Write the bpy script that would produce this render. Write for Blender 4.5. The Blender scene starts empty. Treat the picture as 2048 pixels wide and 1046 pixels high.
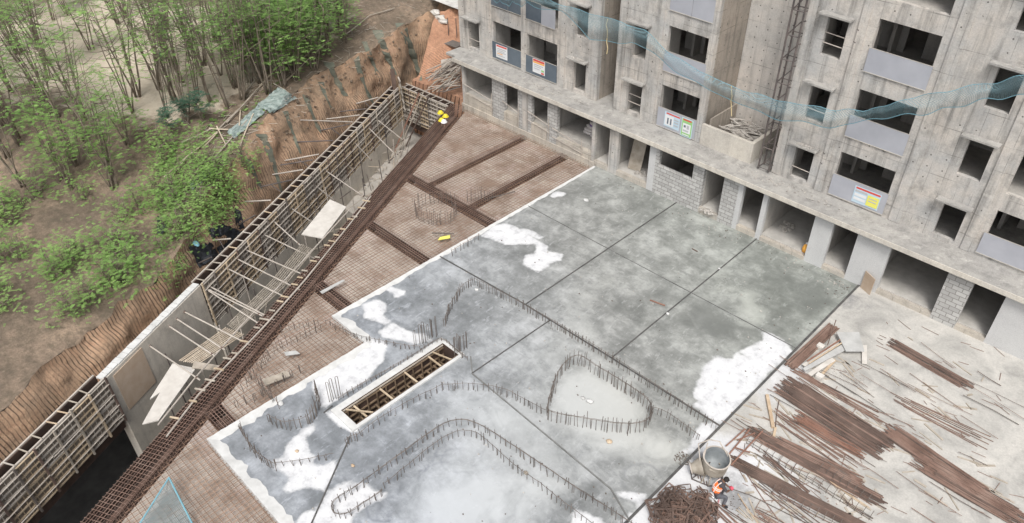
import bpy, math, random
import numpy as np
from mathutils import Vector, Matrix, noise as mnoise
from mathutils.bvhtree import BVHTree
rnd = random.Random(7)
R = math.radians
SC = bpy.context.scene
C = SC.collection

# ------------------------------------------------------------------ camera
FPX, CX, CY = 1500.0, 1024.0, 523.0
CAM = Vector((34.5, -29.84, 22.0))
YAW, PITCH, ROLL = R(-45.379), R(37.560), R(-0.874)
FW = Vector((math.sin(YAW)*math.cos(PITCH), math.cos(YAW)*math.cos(PITCH), -math.sin(PITCH)))
RT0 = Vector((math.cos(YAW), -math.sin(YAW), 0)); UP0 = RT0.cross(FW)
RT = RT0*math.cos(ROLL) + UP0*math.sin(ROLL); UP = -RT0*math.sin(ROLL) + UP0*math.cos(ROLL)
cd = bpy.data.cameras.new('camera'); cam = bpy.data.objects.new('camera', cd); C.objects.link(cam)
cam.matrix_world = Matrix(((RT.x, UP.x, -FW.x, CAM.x), (RT.y, UP.y, -FW.y, CAM.y), (RT.z, UP.z, -FW.z, CAM.z), (0, 0, 0, 1)))
cd.sensor_width = 36.0; cd.sensor_fit = 'HORIZONTAL'; cd.lens = FPX*36.0/2048.0
cd.clip_start = 0.1; cd.clip_end = 500
SC.camera = cam

# ------------------------------------------------------------------ sky, sun, exposure
SUN_EL, SUN_AZ = R(57), R(139)          # azimuth measured from +Y towards +X
w = bpy.data.worlds.new('World'); SC.world = w; w.use_nodes = True
nt = w.node_tree; nt.nodes.clear()
sk = nt.nodes.new('ShaderNodeTexSky'); sk.sky_type = 'NISHITA'; sk.sun_disc = False
sk.sun_elevation = SUN_EL; sk.sun_rotation = SUN_AZ; sk.dust_density = 4.0; sk.air_density = 1.0
hs = nt.nodes.new('ShaderNodeHueSaturation'); hs.inputs['Saturation'].default_value = 0.22
bg = nt.nodes.new('ShaderNodeBackground'); bg.inputs['Strength'].default_value = 0.13
wo = nt.nodes.new('ShaderNodeOutputWorld')
nt.links.new(sk.outputs[0], hs.inputs['Color']); nt.links.new(hs.outputs[0], bg.inputs['Color']); nt.links.new(bg.outputs[0], wo.inputs['Surface'])
ld = bpy.data.lights.new('sun', 'SUN'); ld.energy = 1.7; ld.angle = R(16); ld.color = (1.0, 0.96, 0.90)
lo = bpy.data.objects.new('sun', ld); C.objects.link(lo)
sd = Vector((math.sin(SUN_AZ)*math.cos(SUN_EL), math.cos(SUN_AZ)*math.cos(SUN_EL), math.sin(SUN_EL)))
lo.rotation_euler = sd.to_track_quat('Z', 'Y').to_euler()
SC.view_settings.view_transform = 'Standard'; SC.view_settings.look = 'None'
SC.view_settings.exposure = 0.42; SC.view_settings.gamma = 1.0

# ------------------------------------------------------------------ measuring helpers: where a sight line meets a real plane
def ray(px, py): return FW + RT*((px-CX)/FPX) - UP*((py-CY)/FPX)
def G(px, py, z=0.0):
    d = ray(px, py); return CAM + d*((z-CAM.z)/d.z)
def W(px, py, Y=0.0):
    d = ray(px, py); return CAM + d*((Y-CAM.y)/d.y)

# ------------------------------------------------------------------ materials
def newmat(name):
    m = bpy.data.materials.new(name); m.use_nodes = True
    n = m.node_tree; b = n.nodes['Principled BSDF']; return m, n, b
def N(n, t, **k):
    x = n.nodes.new(t)
    for a, v in k.items(): setattr(x, a, v)
    return x
def coords(n): return N(n, 'ShaderNodeTexCoord').outputs['Object'] if False else N(n, 'ShaderNodeNewGeometry').outputs['Position']
def noise_n(n, scale, detail=6, rough=0.6, vec=None, dist=0.0):
    t = N(n, 'ShaderNodeTexNoise'); t.inputs['Scale'].default_value = scale; t.inputs['Detail'].default_value = detail
    t.inputs['Roughness'].default_value = rough; t.inputs['Distortion'].default_value = dist
    n.links.new(vec if vec is not None else coords(n), t.inputs['Vector']); return t.outputs['Fac']
def scaled(n, sx, sy, sz, rot=(0, 0, 0)):
    mp = N(n, 'ShaderNodeMapping'); mp.inputs['Scale'].default_value = (sx, sy, sz); mp.inputs['Rotation'].default_value = rot
    n.links.new(coords(n), mp.inputs['Vector']); return mp.outputs[0]
def ramp(n, fac, stops):
    r = N(n, 'ShaderNodeValToRGB'); e = r.color_ramp.elements
    while len(e) < len(stops): e.new(0.5)
    for i, (p, c) in enumerate(stops):
        e[i].position = p; e[i].color = (c[0], c[1], c[2], 1) if not isinstance(c, (int, float)) else (c, c, c, 1)
    n.links.new(fac, r.inputs[0]); return r.outputs[0]
def mixc(n, fac, a, b, mode='MIX'):
    m = N(n, 'ShaderNodeMix', data_type='RGBA', blend_type=mode)
    for s, v in ((m.inputs[0], fac), (m.inputs[6], a), (m.inputs[7], b)):
        if isinstance(v, (int, float)): s.default_value = v
        elif isinstance(v, tuple): s.default_value = (v[0], v[1], v[2], 1)
        else: n.links.new(v, s)
    return m.outputs[2]
def mth(n, op, a, b=None, c=None, clamp=False):
    m = N(n, 'ShaderNodeMath', operation=op); m.use_clamp = clamp
    for s, v in zip(m.inputs, (a, b, c)):
        if v is None: continue
        if isinstance(v, (int, float)): s.default_value = v
        else: n.links.new(v, s)
    return m.outputs[0]
def bump(n, b, h, strength=0.3, dist=0.02):
    x = N(n, 'ShaderNodeBump'); x.inputs['Strength'].default_value = strength; x.inputs['Distance'].default_value = dist
    n.links.new(h, x.inputs['Height']); n.links.new(x.outputs[0], b.inputs['Normal'])
def simple(name, c1, c2=None, scale=3.0, rough=0.85, metal=0.0, detail=6, bmp=0.0, c3=None):
    m, n, b = newmat(name)
    b.inputs['Roughness'].default_value = rough; b.inputs['Metallic'].default_value = metal
    if c2 is None: b.inputs['Base Color'].default_value = (*c1, 1); return m
    f = noise_n(n, scale, detail)
    st = [(0.32, c1), (0.66, c2)] if c3 is None else [(0.28, c1), (0.5, c2), (0.72, c3)]
    n.links.new(ramp(n, f, st), b.inputs['Base Color'])
    if bmp: bump(n, b, f, bmp)
    return m
def concrete_mat(name, base, warm, dark, holes=True, forms=True, streak=0.45, white=0.0, hth=0.55):
    """cast concrete: pour stains, form joints, tie holes, run-off streaks"""
    m, n, b = newmat(name); b.inputs['Roughness'].default_value = 0.9
    col = ramp(n, noise_n(n, 0.55, 8, 0.62), [(0.36, base), (0.5, tuple((x+y)/2 for x, y in zip(base, warm))), (0.64, warm)])
    st = noise_n(n, 1.0, 5, 0.6, scaled(n, 3.2, 3.2, 0.22))
    col = mixc(n, ramp(n, st, [(0.5, 0.0), (0.72, streak)]), col, dark)
    bl = noise_n(n, 1.7, 8, 0.7)
    col = mixc(n, ramp(n, bl, [(0.50, 0.0), (0.70, 0.6)]), col, dark)
    if white:
        col = mixc(n, ramp(n, noise_n(n, 2.6, 8, 0.7), [(0.55, 0.0), (0.7, white)]), col, (0.62, 0.60, 0.56))
    fine = noise_n(n, 22, 4, 0.7)
    col = mixc(n, 0.5, col, ramp(n, fine, [(0.25, 0.32), (0.75, 0.70)]), 'OVERLAY')
    sx = N(n, 'ShaderNodeSeparateXYZ'); n.links.new(coords(n), sx.inputs[0])
    hcoord = mth(n, 'ADD', sx.outputs[0], sx.outputs[1])
    if forms:
        a = mth(n, 'FRACT', mth(n, 'DIVIDE', hcoord, 0.61)); a = mth(n, 'LESS_THAN', mth(n, 'ABSOLUTE', mth(n, 'SUBTRACT', a, 0.5)), 0.018)
        z = mth(n, 'FRACT', mth(n, 'DIVIDE', sx.outputs[2], 1.04)); z = mth(n, 'LESS_THAN', mth(n, 'ABSOLUTE', mth(n, 'SUBTRACT', z, 0.5)), 0.014)
        ln = mth(n, 'MULTIPLY', mth(n, 'MAXIMUM', a, z), mth(n, 'MULTIPLY', ramp(n, noise_n(n, 0.8, 4), [(0.42, 0.0), (0.62, 0.8)]), 0.75))
        col = mixc(n, ln, col, tuple(x*0.45 for x in dark))
    if holes:
        u = mth(n, 'SUBTRACT', mth(n, 'FRACT', mth(n, 'DIVIDE', hcoord, 0.61)), 0.25)
        v = mth(n, 'SUBTRACT', mth(n, 'FRACT', mth(n, 'DIVIDE', sx.outputs[2], 0.52)), 0.5)
        d = mth(n, 'ADD', mth(n, 'POWER', mth(n, 'MULTIPLY', u, 0.61), 2.0), mth(n, 'POWER', mth(n, 'MULTIPLY', v, 0.52), 2.0))
        h = mth(n, 'MULTIPLY', mth(n, 'LESS_THAN', d, 0.0011), mth(n, 'GREATER_THAN', noise_n(n, 0.9, 2), hth))
        col = mixc(n, mth(n, 'MULTIPLY', h, 0.8), col, (0.05, 0.045, 0.04))
    n.links.new(col, b.inputs['Base Color']); bump(n, b, bl, 0.25, 0.03)
    return m
M = {}
M['conc'] = concrete_mat('cast_concrete', (0.42, 0.415, 0.405), (0.56, 0.515, 0.465), (0.19, 0.183, 0.172), white=0.5, streak=0.85)
M['conc_shade'] = concrete_mat('brown_shade_concrete', (0.30, 0.27, 0.235), (0.37, 0.32, 0.27), (0.17, 0.15, 0.13), streak=0.8)  # side walls' shade put into a darker, browner concrete, with run-off streaks
M['conc_holes'] = concrete_mat('pale_tie_holed_concrete', (0.52, 0.50, 0.475), (0.64, 0.59, 0.54), (0.31, 0.295, 0.275), white=0.3, streak=0.5, hth=0.3)
M['ledge'] = concrete_mat('dusty_ledge_concrete', (0.31, 0.30, 0.285), (0.40, 0.385, 0.36), (0.145, 0.14, 0.135), holes=False, forms=False, streak=0.4, white=0.5)
M['lip'] = concrete_mat('pale_slab_edge', (0.52, 0.49, 0.44), (0.60, 0.56, 0.49), (0.33, 0.30, 0.27), holes=False, forms=False)
M['plaster'] = concrete_mat('grey_skim_plaster', (0.50, 0.50, 0.50), (0.54, 0.54, 0.535), (0.42, 0.42, 0.42), holes=False, forms=False, streak=0.2)
M['inside'] = concrete_mat('room_concrete', (0.38, 0.365, 0.345), (0.46, 0.435, 0.40), (0.24, 0.225, 0.21), holes=False, forms=False)
M['plinth'] = concrete_mat('plinth_concrete', (0.42, 0.39, 0.35), (0.52, 0.47, 0.40), (0.26, 0.235, 0.2), holes=False)
def block_mat():
    m, n, b = newmat('grey_blockwork'); b.inputs['Roughness'].default_value = 0.95
    sx = N(n, 'ShaderNodeSeparateXYZ'); n.links.new(coords(n), sx.inputs[0])
    cb = N(n, 'ShaderNodeCombineXYZ'); n.links.new(mth(n, 'ADD', sx.outputs[0], sx.outputs[1]), cb.inputs[0]); n.links.new(sx.outputs[2], cb.inputs[1])
    wv = N(n, 'ShaderNodeVectorMath', operation='ADD'); n.links.new(cb.outputs[0], wv.inputs[0])
    nn = N(n, 'ShaderNodeTexNoise'); nn.inputs['Scale'].default_value = 5; n.links.new(coords(n), nn.inputs['Vector'])
    sc = N(n, 'ShaderNodeVectorMath', operation='SCALE'); sc.inputs['Scale'].default_value = 0.035; n.links.new(nn.outputs['Color'], sc.inputs[0]); n.links.new(sc.outputs[0], wv.inputs[1])
    br = N(n, 'ShaderNodeTexBrick'); n.links.new(wv.outputs[0], br.inputs['Vector'])
    br.inputs['Scale'].default_value = 1.0; br.inputs['Brick Width'].default_value = 0.41; br.inputs['Row Height'].default_value = 0.205
    br.inputs['Mortar Size'].default_value = 0.018; br.inputs['Mortar Smooth'].default_value = 0.3
    br.inputs['Color1'].default_value = (0.52, 0.515, 0.50, 1); br.inputs['Color2'].default_value = (0.38, 0.375, 0.365, 1); br.inputs['Mortar'].default_value = (0.23, 0.22, 0.21, 1)
    col = mixc(n, ramp(n, noise_n(n, 4, 6, .7), [(0.5, 0.0), (0.72, 0.55)]), br.outputs['Color'], (0.28, 0.27, 0.255))
    n.links.new(col, b.inputs['Base Color']); bump(n, b, br.outputs['Fac'], -0.4, 0.02); return m
M['block'] = block_mat()
M['rust'] = simple('rusty_steel', (0.13, 0.080, 0.062), (0.235, 0.150, 0.118), 1.3, 0.9, c3=(0.31, 0.225, 0.185))
M['rust_dark'] = simple('dark_rusty_steel', (0.085, 0.060, 0.050), (0.175, 0.120, 0.098), 1.1, 0.9)
M['rust_red'] = simple('red_rusty_steel', (0.20, 0.105, 0.075), (0.30, 0.17, 0.125), 2.0, 0.9)
M['bar_grey'] = simple('grey_brown_bar', (0.10, 0.085, 0.075), (0.19, 0.16, 0.14), 1.5, 0.85)
M['mesh'] = simple('brown_mesh_steel', (0.14, 0.085, 0.058), (0.29, 0.185, 0.13), 0.9, 0.9)
M['pipe'] = simple('cement_coated_pipe', (0.36, 0.32, 0.28), (0.52, 0.47, 0.42), 1.5, 0.8)
M['pipe_dark'] = simple('dark_steel_pipe', (0.06, 0.055, 0.055), (0.16, 0.13, 0.12), 2.0, 0.7)
M['tim'] = simple('pale_timber', (0.42, 0.31, 0.21), (0.58, 0.46, 0.33), 4, 0.85)
M['tim_grey'] = simple('weathered_timber', (0.30, 0.26, 0.21), (0.46, 0.41, 0.35), 3, 0.9)
M['bamboo'] = simple('pale_bamboo', (0.46, 0.37, 0.28), (0.66, 0.57, 0.46), 2.5, 0.75)
M['form'] = simple('formwork_tan', (0.34, 0.26, 0.175), (0.60, 0.49, 0.355), 1.6, 0.9, bmp=0.2)
M['form2'] = simple('formwork_grey', (0.28, 0.25, 0.22), (0.54, 0.49, 0.43), 1.2, 0.9, bmp=0.2)
M['form_back'] = simple('formwork_sheet', (0.12, 0.10, 0.08), (0.25, 0.21, 0.17), 2.2, 0.9)  # sheet coloured dark to paint the shade between the ribs
M['form_dark'] = simple('dark_brown_timber', (0.10, 0.07, 0.045), (0.25, 0.18, 0.12), 2.5, 0.9)  # darker brown formwork timber used inside the pit
M['void'] = simple('painted_cavity_shade', (0.035, 0.022, 0.018), (0.09, 0.055, 0.04), 2, 0.95)  # near-black colour stands in for shade in gaps, troughs and pit
M['ply_pink'] = simple('worn_plywood', (0.44, 0.33, 0.24), (0.52, 0.42, 0.33), 2, 0.8)
M['board'] = simple('pale_board', (0.50, 0.47, 0.43), (0.64, 0.61, 0.57), 2.5, 0.85)
M['board_grey'] = simple('grey_board', (0.38, 0.38, 0.37), (0.50, 0.50, 0.49), 2.5, 0.85)
M['kerb'] = simple('white_mortar', (0.50, 0.50, 0.49), (0.64, 0.64, 0.63), 2.2, 0.95, bmp=0.4)
M['tarp'] = simple('black_tarpaulin', (0.018, 0.02, 0.024), (0.06, 0.065, 0.075), 2.0, 0.4)
M['tarp_grey'] = simple('grey_green_sheet', (0.14, 0.19, 0.18), (0.38, 0.44, 0.42), 3.0, 0.7)
M['drain'] = simple('green_drain_mat', (0.125, 0.145, 0.115), (0.22, 0.215, 0.165), 2.5, 0.95)
M['panel_grey'] = simple('grey_sheet', (0.36, 0.37, 0.41), (0.42, 0.43, 0.47), 1.0, 0.5)
M['panel_blue'] = simple('slate_sheet', (0.085, 0.11, 0.14), (0.13, 0.16, 0.19), 1.0, 0.5)
M['white'] = simple('white_print', (0.72, 0.73, 0.74))
M['red'] = simple('red_print', (0.62, 0.09, 0.07)); M['orange'] = simple('orange_print', (0.85, 0.42, 0.08))
M['green'] = simple('green_print', (0.30, 0.55, 0.22)); M['blue'] = simple('pale_blue_print', (0.50, 0.63, 0.72))
M['yellow'] = simple('yellow_print', (0.75, 0.72, 0.15)); M['ink'] = simple('dark_print', (0.12, 0.14, 0.18)); M['greyprint'] = simple('grey_print', (0.45, 0.46, 0.48))
M['bag'] = simple('white_sack', (0.50, 0.47, 0.46), (0.66, 0.63, 0.61), 5, 0.8); M['bag_purple'] = simple('purple_sack_print', (0.22, 0.15, 0.33))
M['helmet'] = simple('yellow_plastic', (0.72, 0.60, 0.04), rough=0.35)
M['brown_bark'] = simple('grey_brown_bark', (0.13, 0.105, 0.08), (0.26, 0.215, 0.17), 3, 0.95)
M['debris'] = simple('grey_rubble', (0.30, 0.28, 0.26), (0.52, 0.49, 0.45), 6, 0.95)
def leaf_mat(name, a, b_, c):
    m, n, b = newmat(name); b.inputs['Roughness'].default_value = 0.7
    oi = N(n, 'ShaderNodeObjectInfo')
    f = mth(n, 'ADD', mth(n, 'MULTIPLY', noise_n(n, 0.9, 3), 0.9), mth(n, 'MULTIPLY', mth(n, 'SUBTRACT', oi.outputs['Random'], 0.5), 0.25))
    n.links.new(ramp(n, f, [(0.25, a), (0.5, b_), (0.75, c)]), b.inputs['Base Color'])
    tr = N(n, 'ShaderNodeBsdfTranslucent'); n.links.new(ramp(n, f, [(0.25, b_), (0.75, c)]), tr.inputs['Color'])
    mx = N(n, 'ShaderNodeMixShader'); mx.inputs[0].default_value = 0.25
    n.links.new(b.outputs[0], mx.inputs[1]); n.links.new(tr.outputs[0], mx.inputs[2]); n.links.new(mx.outputs[0], n.nodes['Material Output'].inputs[0])
    return m
M['leaf'] = leaf_mat('feathery_leaf', (0.13, 0.24, 0.06), (0.24, 0.40, 0.11), (0.36, 0.54, 0.17))
M['leaf_blue'] = leaf_mat('blue_green_leaf', (0.05, 0.11, 0.075), (0.08, 0.17, 0.11), (0.13, 0.22, 0.14))
def soil_mat(name, face=False, red=0.0):
    m, n, b = newmat(name); b.inputs['Roughness'].default_value = 1.0
    f = noise_n(n, 0.33, 9, 0.65)
    if face: st = [(0.3, (0.31, 0.215, 0.15)), (0.46, (0.45, 0.31, 0.21)), (0.58, (0.56, 0.365, 0.24)), (0.75, (0.68, 0.47, 0.33))]
    else: st = [(0.32, (0.13, 0.10, 0.075)), (0.48, (0.21, 0.16, 0.118)), (0.60, (0.30, 0.225, 0.165)), (0.75, (0.42, 0.31, 0.22))]
    col = ramp(n, f, st)
    if face:
        g = noise_n(n, 0.8, 7, 0.7); col = mixc(n, ramp(n, g, [(0.50, 0.0), (0.64, 0.55)]), col, (0.25, 0.20, 0.145))
    if red: col = mixc(n, red, col, ramp(n, noise_n(n, 1.2, 7), [(0.3, (0.40, 0.19, 0.115)), (0.7, (0.52, 0.28, 0.18))]))
    fine = noise_n(n, 4, 9, 0.8)
    col = mixc(n, 0.9, col, ramp(n, fine, [(0.3, 0.30), (0.7, 0.70)]), 'OVERLAY')
    if face:      # weld-mesh wires run down the face
        sx = N(n, 'ShaderNodeSeparateXYZ'); n.links.new(coords(n), sx.inputs[0])
        s = mth(n, 'SUBTRACT', mth(n, 'MULTIPLY', sx.outputs[0], 0.457), mth(n, 'MULTIPLY', sx.outputs[1], 0.889))
        s = mth(n, 'ADD', s, mth(n, 'MULTIPLY', noise_n(n, 0.5, 3), 0.12))
        a = mth(n, 'FRACT', mth(n, 'DIVIDE', s, 0.17)); a = mth(n, 'LESS_THAN', mth(n, 'ABSOLUTE', mth(n, 'SUBTRACT', a, 0.5)), 0.13)
        low = mth(n, 'SUBTRACT', 1.7, sx.outputs[2]); low = mth(n, 'MULTIPLY', low, 0.6, clamp=True)
        k = mth(n, 'MULTIPLY', mth(n, 'MULTIPLY', a, low), ramp(n, noise_n(n, 0.7, 4), [(0.36, 0.1), (0.58, 0.95)]))
        col = mixc(n, k, col, (0.065, 0.042, 0.03))
    else:         # leaf litter, then pale sand on the open ground between the trees
        lt = noise_n(n, 2.2, 8, 0.8); col = mixc(n, ramp(n, lt, [(0.46, 0.0), (0.6, 0.6)]), col, (0.10, 0.085, 0.06))
        at = N(n, 'ShaderNodeAttribute'); at.attribute_name = 'sand'
        k = mth(n, 'ADD', at.outputs['Fac'], mth(n, 'MULTIPLY', mth(n, 'SUBTRACT', noise_n(n, 0.7, 6), 0.5), 1.3))
        col = mixc(n, ramp(n, k, [(0.42, 0.0), (0.58, 1.0)]), col, ramp(n, noise_n(n, 1.5, 7), [(0.3, (0.50, 0.42, 0.33)), (0.7, (0.66, 0.58, 0.48))]))
    n.links.new(col, b.inputs['Base Color']); bump(n, b, fine, 0.9, 0.12); return m
M['soil_face'] = soil_mat('nailed_soil_face', True); M['soil'] = soil_mat('brown_soil'); M['soil_red'] = soil_mat('red_soil', True, 0.75)

SWIRLS = [(G(x, y).x, G(x, y).y, r_, f_) for x, y, r_, f_ in ((770,1010,1.7,17),(830,985,1.7,19),(880,955,1.6,18),(915,920,1.5,20),(820,1030,1.6,16),(1080,735,1.2,26),(1010,765,1.0,24),(598,915,1.2,18),(1215,610,1.0,18),(760,900,1.1,20),(1285,960,1.3,16),(790,650,1.0,22),(1120,560,1.0,16),(1000,1010,1.4,20))]
def slab_mat():
    m, n, b = newmat('wet_concrete_slab')
    def A(k):
        a = N(n, 'ShaderNodeAttribute'); a.attribute_name = k; return a.outputs['Fac']
    dry, milky, dark, tone = A('dry'), A('milky'), A('dark'), A('tone')
    big = noise_n(n, 0.30, 5, 0.6); med = noise_n(n, 1.1, 8, 0.68); fin = noise_n(n, 6.5, 7, 0.75)
    f = mth(n, 'ADD', mth(n, 'MULTIPLY', big, 0.45), mth(n, 'MULTIPLY', med, 0.55))
    col = ramp(n, f, [(0.39, (0.165, 0.17, 0.163)), (0.47, (0.235, 0.24, 0.232)), (0.53, (0.305, 0.31, 0.30)), (0.62, (0.42, 0.425, 0.415))])
    sm = noise_n(n, 1.0, 6, 0.7, scaled(n, 0.9, 2.8, 1, (0, 0, 0.5))); col = mixc(n, ramp(n, sm, [(0.52, 0.0), (0.64, 0.5)]), col, (0.165, 0.17, 0.165))
    sm2 = noise_n(n, 1.0, 6, 0.7, scaled(n, 4.0, 1.5, 1, (0, 0, 0.9))); col = mixc(n, ramp(n, sm2, [(0.56, 0.0), (0.68, 0.5)]), col, (0.50, 0.505, 0.50))
    col = mixc(n, 0.6, col, ramp(n, fin, [(0.3, 0.40), (0.7, 0.60)]), 'OVERLAY')
    sw = fin
    pos = coords(n); wob = mth(n, 'MULTIPLY', noise_n(n, 1.2, 3), 6.0)
    for (ax, ay, rr, fq) in SWIRLS:          # trowel and screed arcs left in the surface
        vd = N(n, 'ShaderNodeVectorMath', operation='DISTANCE'); n.links.new(pos, vd.inputs[0]); vd.inputs[1].default_value = (ax, ay, 0)
        dd_ = vd.outputs['Value']; ring = mth(n, 'SINE', mth(n, 'ADD', mth(n, 'MULTIPLY', dd_, fq), wob)); ring = mth(n, 'POWER', mth(n, 'MULTIPLY_ADD', ring, 0.5, 0.5), 3.0)
        msk = mth(n, 'SUBTRACT', 1.0, mth(n, 'DIVIDE', dd_, rr), clamp=True); msk = mth(n, 'MULTIPLY', mth(n, 'MULTIPLY', msk, mth(n, 'MULTIPLY', mth(n, 'SUBTRACT', dd_, 0.3), 3.0, clamp=True), clamp=True), ramp(n, noise_n(n, 0.8, 3), [(0.47, 0.0), (0.56, 1.0)]))
        col = mixc(n, mth(n, 'MULTIPLY', mth(n, 'MULTIPLY', ring, msk), 0.9, clamp=True), col, (0.17, 0.175, 0.18))
    kd = mth(n, 'ADD', dark, mth(n, 'MULTIPLY', mth(n, 'SUBTRACT', noise_n(n, 1.4, 8, 0.7, dist=1.0), 0.5), 1.5))
    col = mixc(n, ramp(n, kd, [(0.45, 0.0), (0.95, 0.75)]), col, (0.15, 0.155, 0.15))
    km = mth(n, 'ADD', milky, mth(n, 'MULTIPLY', mth(n, 'SUBTRACT', noise_n(n, 0.8, 7, 0.6, dist=0.8), 0.5), 1.1))
    col = mixc(n, ramp(n, km, [(0.4, 0.0), (1.0, 0.85)]), col, (0.52, 0.525, 0.50))
    # camera colour cast painted in: blue-grey at one end, greener at the other
    col = mixc(n, 0.42, col, ramp(n, tone, [(0.0, (0.50, 0.54, 0.49)), (0.45, (0.52, 0.52, 0.52)), (1.0, (0.49, 0.54, 0.68))]), 'OVERLAY')
    edge = mth(n, 'ADD', dry, mth(n, 'MULTIPLY', mth(n, 'SUBTRACT', noise_n(n, 3.0, 7, 0.65), 0.5), 0.35))
    dm = ramp(n, mth(n, 'ADD', mth(n, 'MULTIPLY', edge, 2.6), 0.5), [(0.22, 0.0), (0.5, 0.85), (0.95, 1.0)])
    rim = ramp(n, mth(n, 'ADD', mth(n, 'MULTIPLY', edge, 1.6), 0.5), [(0.05, 0.0), (0.5, 0.5)])
    col = mixc(n, mth(n, 'MULTIPLY', rim, 0.25), col, (0.17, 0.175, 0.18))
    col = mixc(n, dm, col, ramp(n, noise_n(n, 2.0, 8, 0.7), [(0.34, (0.45, 0.455, 0.47)), (0.46, (0.60, 0.605, 0.62)), (0.62, (0.70, 0.705, 0.715))]))
    n.links.new(col, b.inputs['Base Color'])
    rg = mth(n, 'ADD', 0.12, mth(n, 'MULTIPLY', noise_n(n, 0.9, 5), 0.6)); rg = mth(n, 'ADD', rg, mth(n, 'MULTIPLY', dm, 0.5), clamp=True)
    rg = mth(n, 'SUBTRACT', rg, mth(n, 'MULTIPLY', milky, 0.22), clamp=True)
    n.links.new(rg, b.inputs['Roughness']); bump(n, b, sw, 0.12, 0.02)
    return m
M['slab'] = slab_mat()
def yard_mat():
    m, n, b = newmat('dusty_yard_concrete'); b.inputs['Roughness'].default_value = 0.95
    col = ramp(n, noise_n(n, 0.5, 9, 0.65, dist=0.8), [(0.34, (0.32, 0.312, 0.295)), (0.5, (0.45, 0.437, 0.41)), (0.64, (0.54, 0.52, 0.485))])
    col = mixc(n, ramp(n, noise_n(n, 3.0, 8, 0.75), [(0.52, 0.0), (0.75, 0.6)]), col, (0.27, 0.255, 0.24))
    at = N(n, 'ShaderNodeAttribute'); at.attribute_name = 'dry'
    k = mth(n, 'ADD', at.outputs['Fac'], mth(n, 'MULTIPLY', mth(n, 'SUBTRACT', noise_n(n, 1.6, 7), 0.5), 1.0))
    col = mixc(n, ramp(n, k, [(0.3, 0.0), (0.9, 0.9)]), col, ramp(n, noise_n(n, 2.2, 8, .7), [(0.3, (0.56, 0.57, 0.59)), (0.7, (0.68, 0.685, 0.70))]))
    at2 = N(n, 'ShaderNodeAttribute'); at2.attribute_name = 'dark'
    k2 = mth(n, 'ADD', at2.outputs['Fac'], mth(n, 'MULTIPLY', mth(n, 'SUBTRACT', noise_n(n, 2.5, 8, .7), 0.5), 1.4))
    col = mixc(n, ramp(n, k2, [(0.4, 0.0), (0.9, 0.8)]), col, (0.20, 0.20, 0.205))
    col = mixc(n, 0.4, col, ramp(n, noise_n(n, 14, 5, .7), [(0.3, 0.35), (0.7, 0.65)]), 'OVERLAY')
    n.links.new(col, b.inputs['Base Color']); return m
M['yard'] = yard_mat()
def deck_mat():
    m, n, b = newmat('deck_sheeting'); b.inputs['Roughness'].default_value = 0.85
    cb = scaled(n, 1, 1, 1, (0, 0, 0))
    br = N(n, 'ShaderNodeTexBrick'); n.links.new(cb, br.inputs['Vector']); br.inputs['Scale'].default_value = 1
    br.inputs['Brick Width'].default_value = 2.44; br.inputs['Row Height'].default_value = 1.22; br.inputs['Mortar Size'].default_value = 0.02
    br.inputs['Color1'].default_value = (0.50, 0.44, 0.385, 1); br.inputs['Color2'].default_value = (0.40, 0.345, 0.30, 1); br.inputs['Mortar'].default_value = (0.33, 0.27, 0.23, 1)
    col = mixc(n, ramp(n, noise_n(n, 0.7, 8, .7), [(0.44, 0.0), (0.60, 0.85)]), br.outputs['Color'], (0.25, 0.185, 0.145))
    col = mixc(n, ramp(n, noise_n(n, 0.5, 4, .6, scaled(n, 1, 1, 1.3)), [(0.55, 0.0), (0.68, 0.5)]), col, (0.54, 0.45, 0.42))
    n.links.new(col, b.inputs['Base Color']); return m
M['deck'] = deck_mat()
M['lower'] = simple('shade_dark_concrete', (0.07, 0.07, 0.066), (0.14, 0.136, 0.13), 1.0, 0.8)  # dark colour stands in for the deep shade low in the basement
M['pit_floor'] = concrete_mat('basement_concrete', (0.40, 0.375, 0.345), (0.48, 0.445, 0.40), (0.24, 0.22, 0.20), holes=False, forms=False, streak=0.2)
M['cast_wall'] = concrete_mat('fresh_cast_wall', (0.50, 0.465, 0.41), (0.58, 0.53, 0.46), (0.30, 0.275, 0.245), holes=False, forms=False)
M['skip'] = simple('mortar_caked_paint', (0.27, 0.235, 0.19), (0.44, 0.40, 0.34), 2.5, 0.75, bmp=0.2)
M['skip_in'] = simple('grey_steel_lining', (0.17, 0.19, 0.20), (0.32, 0.34, 0.35), 2.0, 0.55)
M['skin'] = simple('brown_skin', (0.16, 0.085, 0.055)); M['hair'] = simple('black_hair', (0.018, 0.014, 0.012))
M['vest'] = simple('orange_vest', (0.95, 0.16, 0.03), (0.98, 0.22, 0.05), 8, 0.7); M['reflect'] = simple('pale_tape', (0.82, 0.66, 0.60))
M['shirt'] = simple('dark_shirt', (0.06, 0.055, 0.06)); M['trouser'] = simple('charcoal_trousers', (0.075, 0.08, 0.095), (0.12, 0.12, 0.135), 6)
M['shoe'] = simple('black_shoes', (0.02, 0.02, 0.022)); M['pink'] = simple('pink_cloth', (0.62, 0.10, 0.14))
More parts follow.
